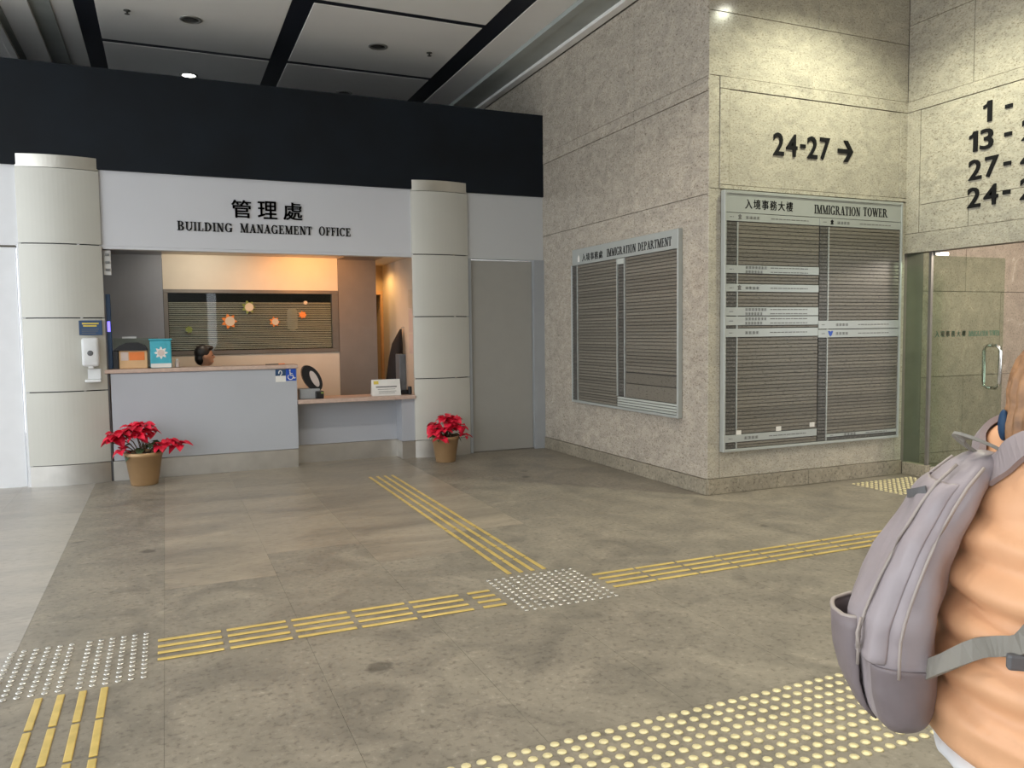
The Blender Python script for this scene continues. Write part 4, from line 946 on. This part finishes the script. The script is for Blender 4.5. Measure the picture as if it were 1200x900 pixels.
# ------------------------------------------------------------------ traveller in the foreground with a backpack
PX, PY, HEAD_DIR = 1.346, .802, -.65
from mathutils import noise as mnoise
from mathutils.bvhtree import BVHTree
def traveller():
    t = thing('person', 'walker in a peach puffer jacket at the right edge, seen from behind', 'person', (PX, PY, 0))
    bm = bmesh.new()
    P = lambda x, y, z: (PX+x, PY+y, z)
    # body: head, neck, trunk, arms, legs welded into one skin
    ellipsoid(bm, P(.04, 0, 1.425), (.092, .076, .112)); ellipsoid(bm, P(.075, 0, 1.36), (.045, .05, .05)); ellipsoid(bm, P(.134, 0, 1.41), (.018, .014, .022))
    for s in (-1, 1): ellipsoid(bm, P(.03, s*.080, 1.42), (.02, .012, .03))
    capsule(bm, P(-.0, 0, 1.22), .055, P(.02, 0, 1.36), .05)
    capsule(bm, P(0, 0, .84), .13, P(0, 0, 1.14), .13); ellipsoid(bm, P(0, 0, 1.23), (.09, .17, .08))
    for s in (-1, 1):
        capsule(bm, P(0, s*.18, 1.24), .05, P(-.02, s*.26, .98), .042); capsule(bm, P(-.02, s*.26, .98), .042, P(.15, s*.235, .79), .03)
        ellipsoid(bm, P(.18, s*.23, .76), (.035, .02, .045))
        for f in range(4): capsule(bm, P(.175+f*.016-.02, s*.227, .73), .009, P(.195+f*.014-.02, s*.21, .665+.008*abs(f-1.5)), .008, 4)
        capsule(bm, P(.21, s*.22, .765), .01, P(.235, s*.20, .72), .009, 4)
        st = .16*s
        capsule(bm, P(0, s*.09, .80), .09, P(st*.5, s*.09, .45), .065); capsule(bm, P(st*.5, s*.09, .45), .06, P(st*.9-.03, s*.09, .09), .04)
    fuse('body', bm, 'skin', t, .011, 3)
    # hair falling straight into the collar, with a few strand ridges
    bm = bmesh.new(); ellipsoid(bm, P(.012, 0, 1.44), (.114, .096, .112)); ellipsoid(bm, P(-.04, 0, 1.37), (.066, .086, .12)); ellipsoid(bm, P(-.045, 0, 1.31), (.055, .075, .08))
    def strands(bm):
        for v in bm.verts:
            a = math.atan2(v.co.y-PY, v.co.x-PX-.02)
            v.co += Vector((v.co.x-PX-.02, v.co.y-PY, 0)).normalized()*(.004*math.sin(a*34+v.co.z*9)+.006*mnoise.noise(v.co*14))
    fuse('hair', bm, 'hair_brown', t, .006, 3, post=strands)
    bm = bmesh.new(); ellipsoid(bm, P(-.106, .015, 1.385), (.008, .013, .026)); mesh_obj('hair_tie', bm, 'blue_cloth', t, True)
    # puffer jacket with a high collar
    bm = bmesh.new()
    for z, rx, ry in ((.885, .225, .255), (.93, .232, .265), (1.0, .222, .26), (1.07, .212, .255), (1.14, .205, .255), (1.21, .185, .235), (1.265, .16, .19), (1.31, .14, .15)):
        ellipsoid(bm, P(.0, 0, z), (rx, ry, .062), None, 28, 10)
    for s in (-1, 1): ellipsoid(bm, P(-.005, s*.10, 1.305), (.12, .10, .06)); ellipsoid(bm, P(-.05, s*.065, 1.35), (.075, .07, .04))
    for z, r in ((1.34, .128), (1.37, .122), (1.395, .112)): ellipsoid(bm, P(.015, 0, z), (r, r*1.05, .035), None, 24, 8)
    for s in (-1, 1):
        for k in range(8):
            q = k/7; c = Vector((0, s*.195, 1.205)).lerp(Vector((-.02, s*.31, .97)), q); rr = (.092-.012*q)*(1.05 if k % 2 else .96); ellipsoid(bm, P(*c), (rr, rr, rr))
        for k in range(7):
            q = k/6; c = Vector((-.02, s*.31, .97)).lerp(Vector((.14, s*.275, .80)), q); rr = (.076-.014*q)*(1.05 if k % 2 else .95); ellipsoid(bm, P(*c), (rr, rr, rr))
    def crease(bm):
        for v in bm.verts:
            p = v.co; n = mnoise.noise(Vector((p.x*6, p.y*6, p.z*11)))+.45*mnoise.noise(Vector((p.x*15, p.y*15, p.z*30)))
            seam = sum(math.exp(-((p.z-z-.02*math.sin(p.y*9))/.006)**2) for z in (.95, 1.10, 1.235))
            c = Vector((p.x-PX, p.y-PY, 0))
            if c.length > .01: v.co += c.normalized()*(.006*n-.006*seam)
    global JACKET_TREE
    jk = fuse('jacket', bm, 'jacket_peach', t, .009, 22, post=crease)
    jb = bmesh.new(); jb.from_mesh(jk.data); bmesh.ops.translate(jb, verts=jb.verts, vec=jk.location); JACKET_TREE = BVHTree.FromBMesh(jb); jb.free()
    bm = bmesh.new(); ellipsoid(bm, P(0, 0, .80), (.15, .18, .10))
    for s in (-1, 1):
        st = .16*s
        capsule(bm, P(0, s*.09, .78), .115, P(st*.5, s*.09, .45), .085); capsule(bm, P(st*.5, s*.09, .45), .082, P(st*.9-.03, s*.09, .12), .065)
    fuse('trousers', bm, 'trousers', t, .014, 3)
    for s in (-1, 1):
        bm = bmesh.new(); sx = .16*s*.9-.03; capsule(bm, P(sx-.03, s*.09, .052), .05, P(sx+.15, s*.09, .042), .04, 5); fuse('shoe', bm, 'shoe', t, .01, 2)
    bm = bmesh.new(); ellipsoid(bm, P(0, 0, .835), (.205, .235, .045)); fuse('shirt_hem', bm, 'shirt_white', t, .014, 2)
    t.rotation_euler.z = HEAD_DIR
traveller()

def backpack():
    t = thing('backpack', 'mauve-grey nylon backpack worn on the peach jacket', 'backpack', (PX, PY, .88))
    # sections: height, centre x, half depth (x), half width (y)
    sec = [(1.345, -.135, .014, .03), (1.325, -.15, .028, .05), (1.285, -.185, .036, .07), (1.20, -.228, .042, .085), (1.12, -.256, .050, .095), (1.06, -.272, .056, .10), (1.0, -.274, .058, .10), (.95, -.272, .056, .098), (.90, -.268, .044, .085), (.878, -.264, .026, .06), (.866, -.262, .010, .03)]
    def shell_pt(z, th, off=0, p=2.4):
        for (za, ca, aa, ba), (zb, cb, ab, bb) in zip(sec, sec[1:]):
            if zb-1e-6 <= z <= za+1e-6:
                q = (za-z)/(za-zb); cx, a, b = ca+(cb-ca)*q, aa+(ab-aa)*q+off, ba+(bb-ba)*q+off
                c, s = math.cos(th), math.sin(th)
                return Vector((PX+cx+a*math.copysign(abs(c)**(2/p), c), PY+b*math.copysign(abs(s)**(2/p), s), z))
    def skin(name, mat, zs, th0, th1, n, off, wr=.005, closed=False, taper=0):
        """a cloth panel lying on the bag between two angles"""
        bm = bmesh.new(); rings = []
        for i, z in enumerate(zs):
            ring = []
            for k in range(n if closed else n+1):
                th = th0+(th1-th0)*k/n
                e = off if closed else off*min(1, 6*min(k/n, 1-k/n)+.15)
                q = shell_pt(z, th, e); nn = mnoise.noise(Vector((q.x*26, q.y*26, q.z*7)))+.6*mnoise.noise(Vector((q.x*9+q.z*30, q.y*9, q.z*20)))+.5*(1-abs(mnoise.noise(Vector((q.x*40+q.z*14, q.y*40, q.z*10)))))
                ring.append(bm.verts.new(q+Vector((math.cos(th), math.sin(th), 0))*wr*nn))
            rings.append(ring)
        m = len(rings[0])
        for A, Bq in zip(rings, rings[1:]):
            for k in range(m if closed else m-1): bm.faces.new((A[k], A[(k+1) % m], Bq[(k+1) % m], Bq[k]))
        if closed: bm.faces.new(rings[0]); bm.faces.new(rings[-1])
        o = mesh_obj(name, bm, mat, t, True)
        if not closed: md = o.modifiers.new('thick', 'SOLIDIFY'); md.thickness = .006; md.offset = -1
        md = o.modifiers.new('sub', 'SUBSURF'); md.levels = 1; md.render_levels = 1
        return o
    zs = [1.345-.01917*k for k in range(26)]; zs[-1] = .866
    skin('main_bag', 'bag_mauve', zs, 0, 2*PI, 72, 0, .008, True)
    zp = [1.30-.0185*k for k in range(17)]
    skin('front_panel', 'bag_mauve', zp, PI*.66, PI*1.38, 34, .009, .008)
    # dark stretch pockets: outer face bottom, and the side towards the viewer
    def pocket(name, th0, th1, z0, z1, bulge, flare):
        bm = bmesh.new(); n = 16; rings = []
        for i in range(9):
            f = i/8; z = z0+(z1-z0)*f; ring = []
            for k in range(n+1):
                g = k/n; th = th0+(th1-th0)*g; e = (bulge+flare*f)*math.sin(PI*g)**.6+.004
                q = shell_pt(max(z, .867), th, e); nn = mnoise.noise(Vector((q.x*30, q.y*30, q.z*12)))
                ring.append(bm.verts.new(q+Vector((0, 0, -.012*math.sin(PI*g)*f))+Vector((math.cos(th), math.sin(th), 0))*.004*nn))
            rings.append(ring)
        for A, Bq in zip(rings, rings[1:]):
            for k in range(n): bm.faces.new((A[k], A[k+1], Bq[k+1], Bq[k]))
        o = mesh_obj(name, bm, 'bag_dark', t, True); md = o.modifiers.new('thick', 'SOLIDIFY'); md.thickness = .004; md.offset = 1
        bm = bmesh.new(); tube(bm, [v for v in [Vector(o.location)+o.data.vertices[8*(n+1)+k].co for k in range(n+1)]], .004, 8); mesh_obj('pocket_rim', bm, 'bag_piping', o, True)
        return o
    pocket('side_pocket', PI*.52, PI*1.10, .885, 1.06, .008, .030)
    skin('lower_boot', 'bag_dark', [1.0-.0132*k for k in range(11)], PI*1.22, PI*1.95, 26, .006, .005)
    for th in (PI*1.46, PI*1.16, PI*.62):
        bm = bmesh.new(); tube(bm, [shell_pt(1.325-.0305*k, th, .015) for k in range(12)], .0026, 8); mesh_obj('zip', bm, 'bag_piping', t, True)
    bm = bmesh.new(); q = shell_pt(1.07, PI*1.16, .018); tube(bm, [q, q+Vector((-.006, -.004, -.025)), q+Vector((-.004, -.004, -.05))], [.002, .003, .004], 8); mesh_obj('zip_pull', bm, 'bag_piping', t, True)
    bm = bmesh.new(); tube(bm, [shell_pt(1.262+.004*k, PI*(.92+.04*k), .014) for k in range(6)], 0, flat=(.003, .014, (0, 0, 1))); mesh_obj('compression_strap', bm, 'plastic_grey', t)
    # haul loop
    bm = bmesh.new(); pts = []
    for k in range(13):
        a = PI*(k/12)*1.15-.1; pts.append((PX-.125-.055*math.sin(a), PY+.026*math.cos(a)-.01, 1.338+.030*math.sin(a)-.012*math.cos(a)))
    tube(bm, pts, 0, flat=(.022, .005, (.6, 0, 1))); mesh_obj('haul_loop', bm, 'webbing', t)
    # shoulder straps and lower webbing lying on the jacket
    def ribbon(name, mat, pts, w_, th, free_n=0):
        fine = []
        for a, b in zip(pts, pts[1:]):
            for q in range(6): fine.append(Vector(a).lerp(Vector(b), q/6))
        fine.append(Vector(pts[-1])); row = []
        for p in fine:
            loc, nrm, _, dist = JACKET_TREE.find_nearest(Vector((PX, PY, 0))+p)
            free = Vector((PX, PY, 0))+p
            k = 1 if (dist < .05 and len(row) >= free_n) else 0
            row.append(((loc+nrm*(th*.8)) if k else free, nrm))
        for _ in range(3): row = [row[0]]+[((row[i-1][0]+row[i][0]*2+row[i+1][0])/4, (row[i-1][1]+row[i][1]*2+row[i+1][1]).normalized()) for i in range(1, len(row)-1)]+[row[-1]]
        bm = bmesh.new(); rings = []
        for i, (p, n_) in enumerate(row):
            d = (row[min(i+1, len(row)-1)][0]-row[max(i-1, 0)][0]).normalized(); sd = d.cross(n_).normalized()
            rings.append([bm.verts.new(p+sd*a*w_/2+n_*(b*th/2)) for a, b in ((-1, -1), (1, -1), (1, 1), (-1, 1))])
        for A, Bq in zip(rings, rings[1:]):
            for k in range(4): bm.faces.new((A[k], A[(k+1) % 4], Bq[(k+1) % 4], Bq[k]))
        bm.faces.new(rings[0]); bm.faces.new(rings[-1])
        return mesh_obj(name, bm, mat, t)
    for s in (-1, 1):
        ribbon('shoulder_strap', 'strap_mauve', [(-.155, s*.035, 1.315), (-.13, s*.07, 1.345), (-.09, s*.10, 1.375), (-.03, s*.125, 1.39), (.05, s*.13, 1.385), (.12, s*.14, 1.34), (.18, s*.15, 1.25), (.21, s*.155, 1.15), (.22, s*.16, 1.08)], .046, .010)
        ribbon('lower_strap', 'webbing', [(-.245, s*.092, 1.0), (-.205, s*.15, 1.05), (-.175, s*.19, 1.09), (-.12, s*.235, 1.13), (0, s*.26, 1.14), (.14, s*.215, 1.11), (.22, s*.16, 1.08)], .030, .005, 5)
        loc, nrm, _, _ = JACKET_TREE.find_nearest(Vector((PX-.16, PY+s*.20, 1.055)))
        bm = bmesh.new(); c = loc+nrm*.010; box(bm, c.x-.014, c.x+.014, c.y-.007, c.y+.007, c.z-.012, c.z+.012, .004, 2); mesh_obj('buckle', bm, 'plastic_grey', t)
    t.rotation_euler.z = HEAD_DIR
backpack()
bpy.data.scenes.remove(SCRATCH)
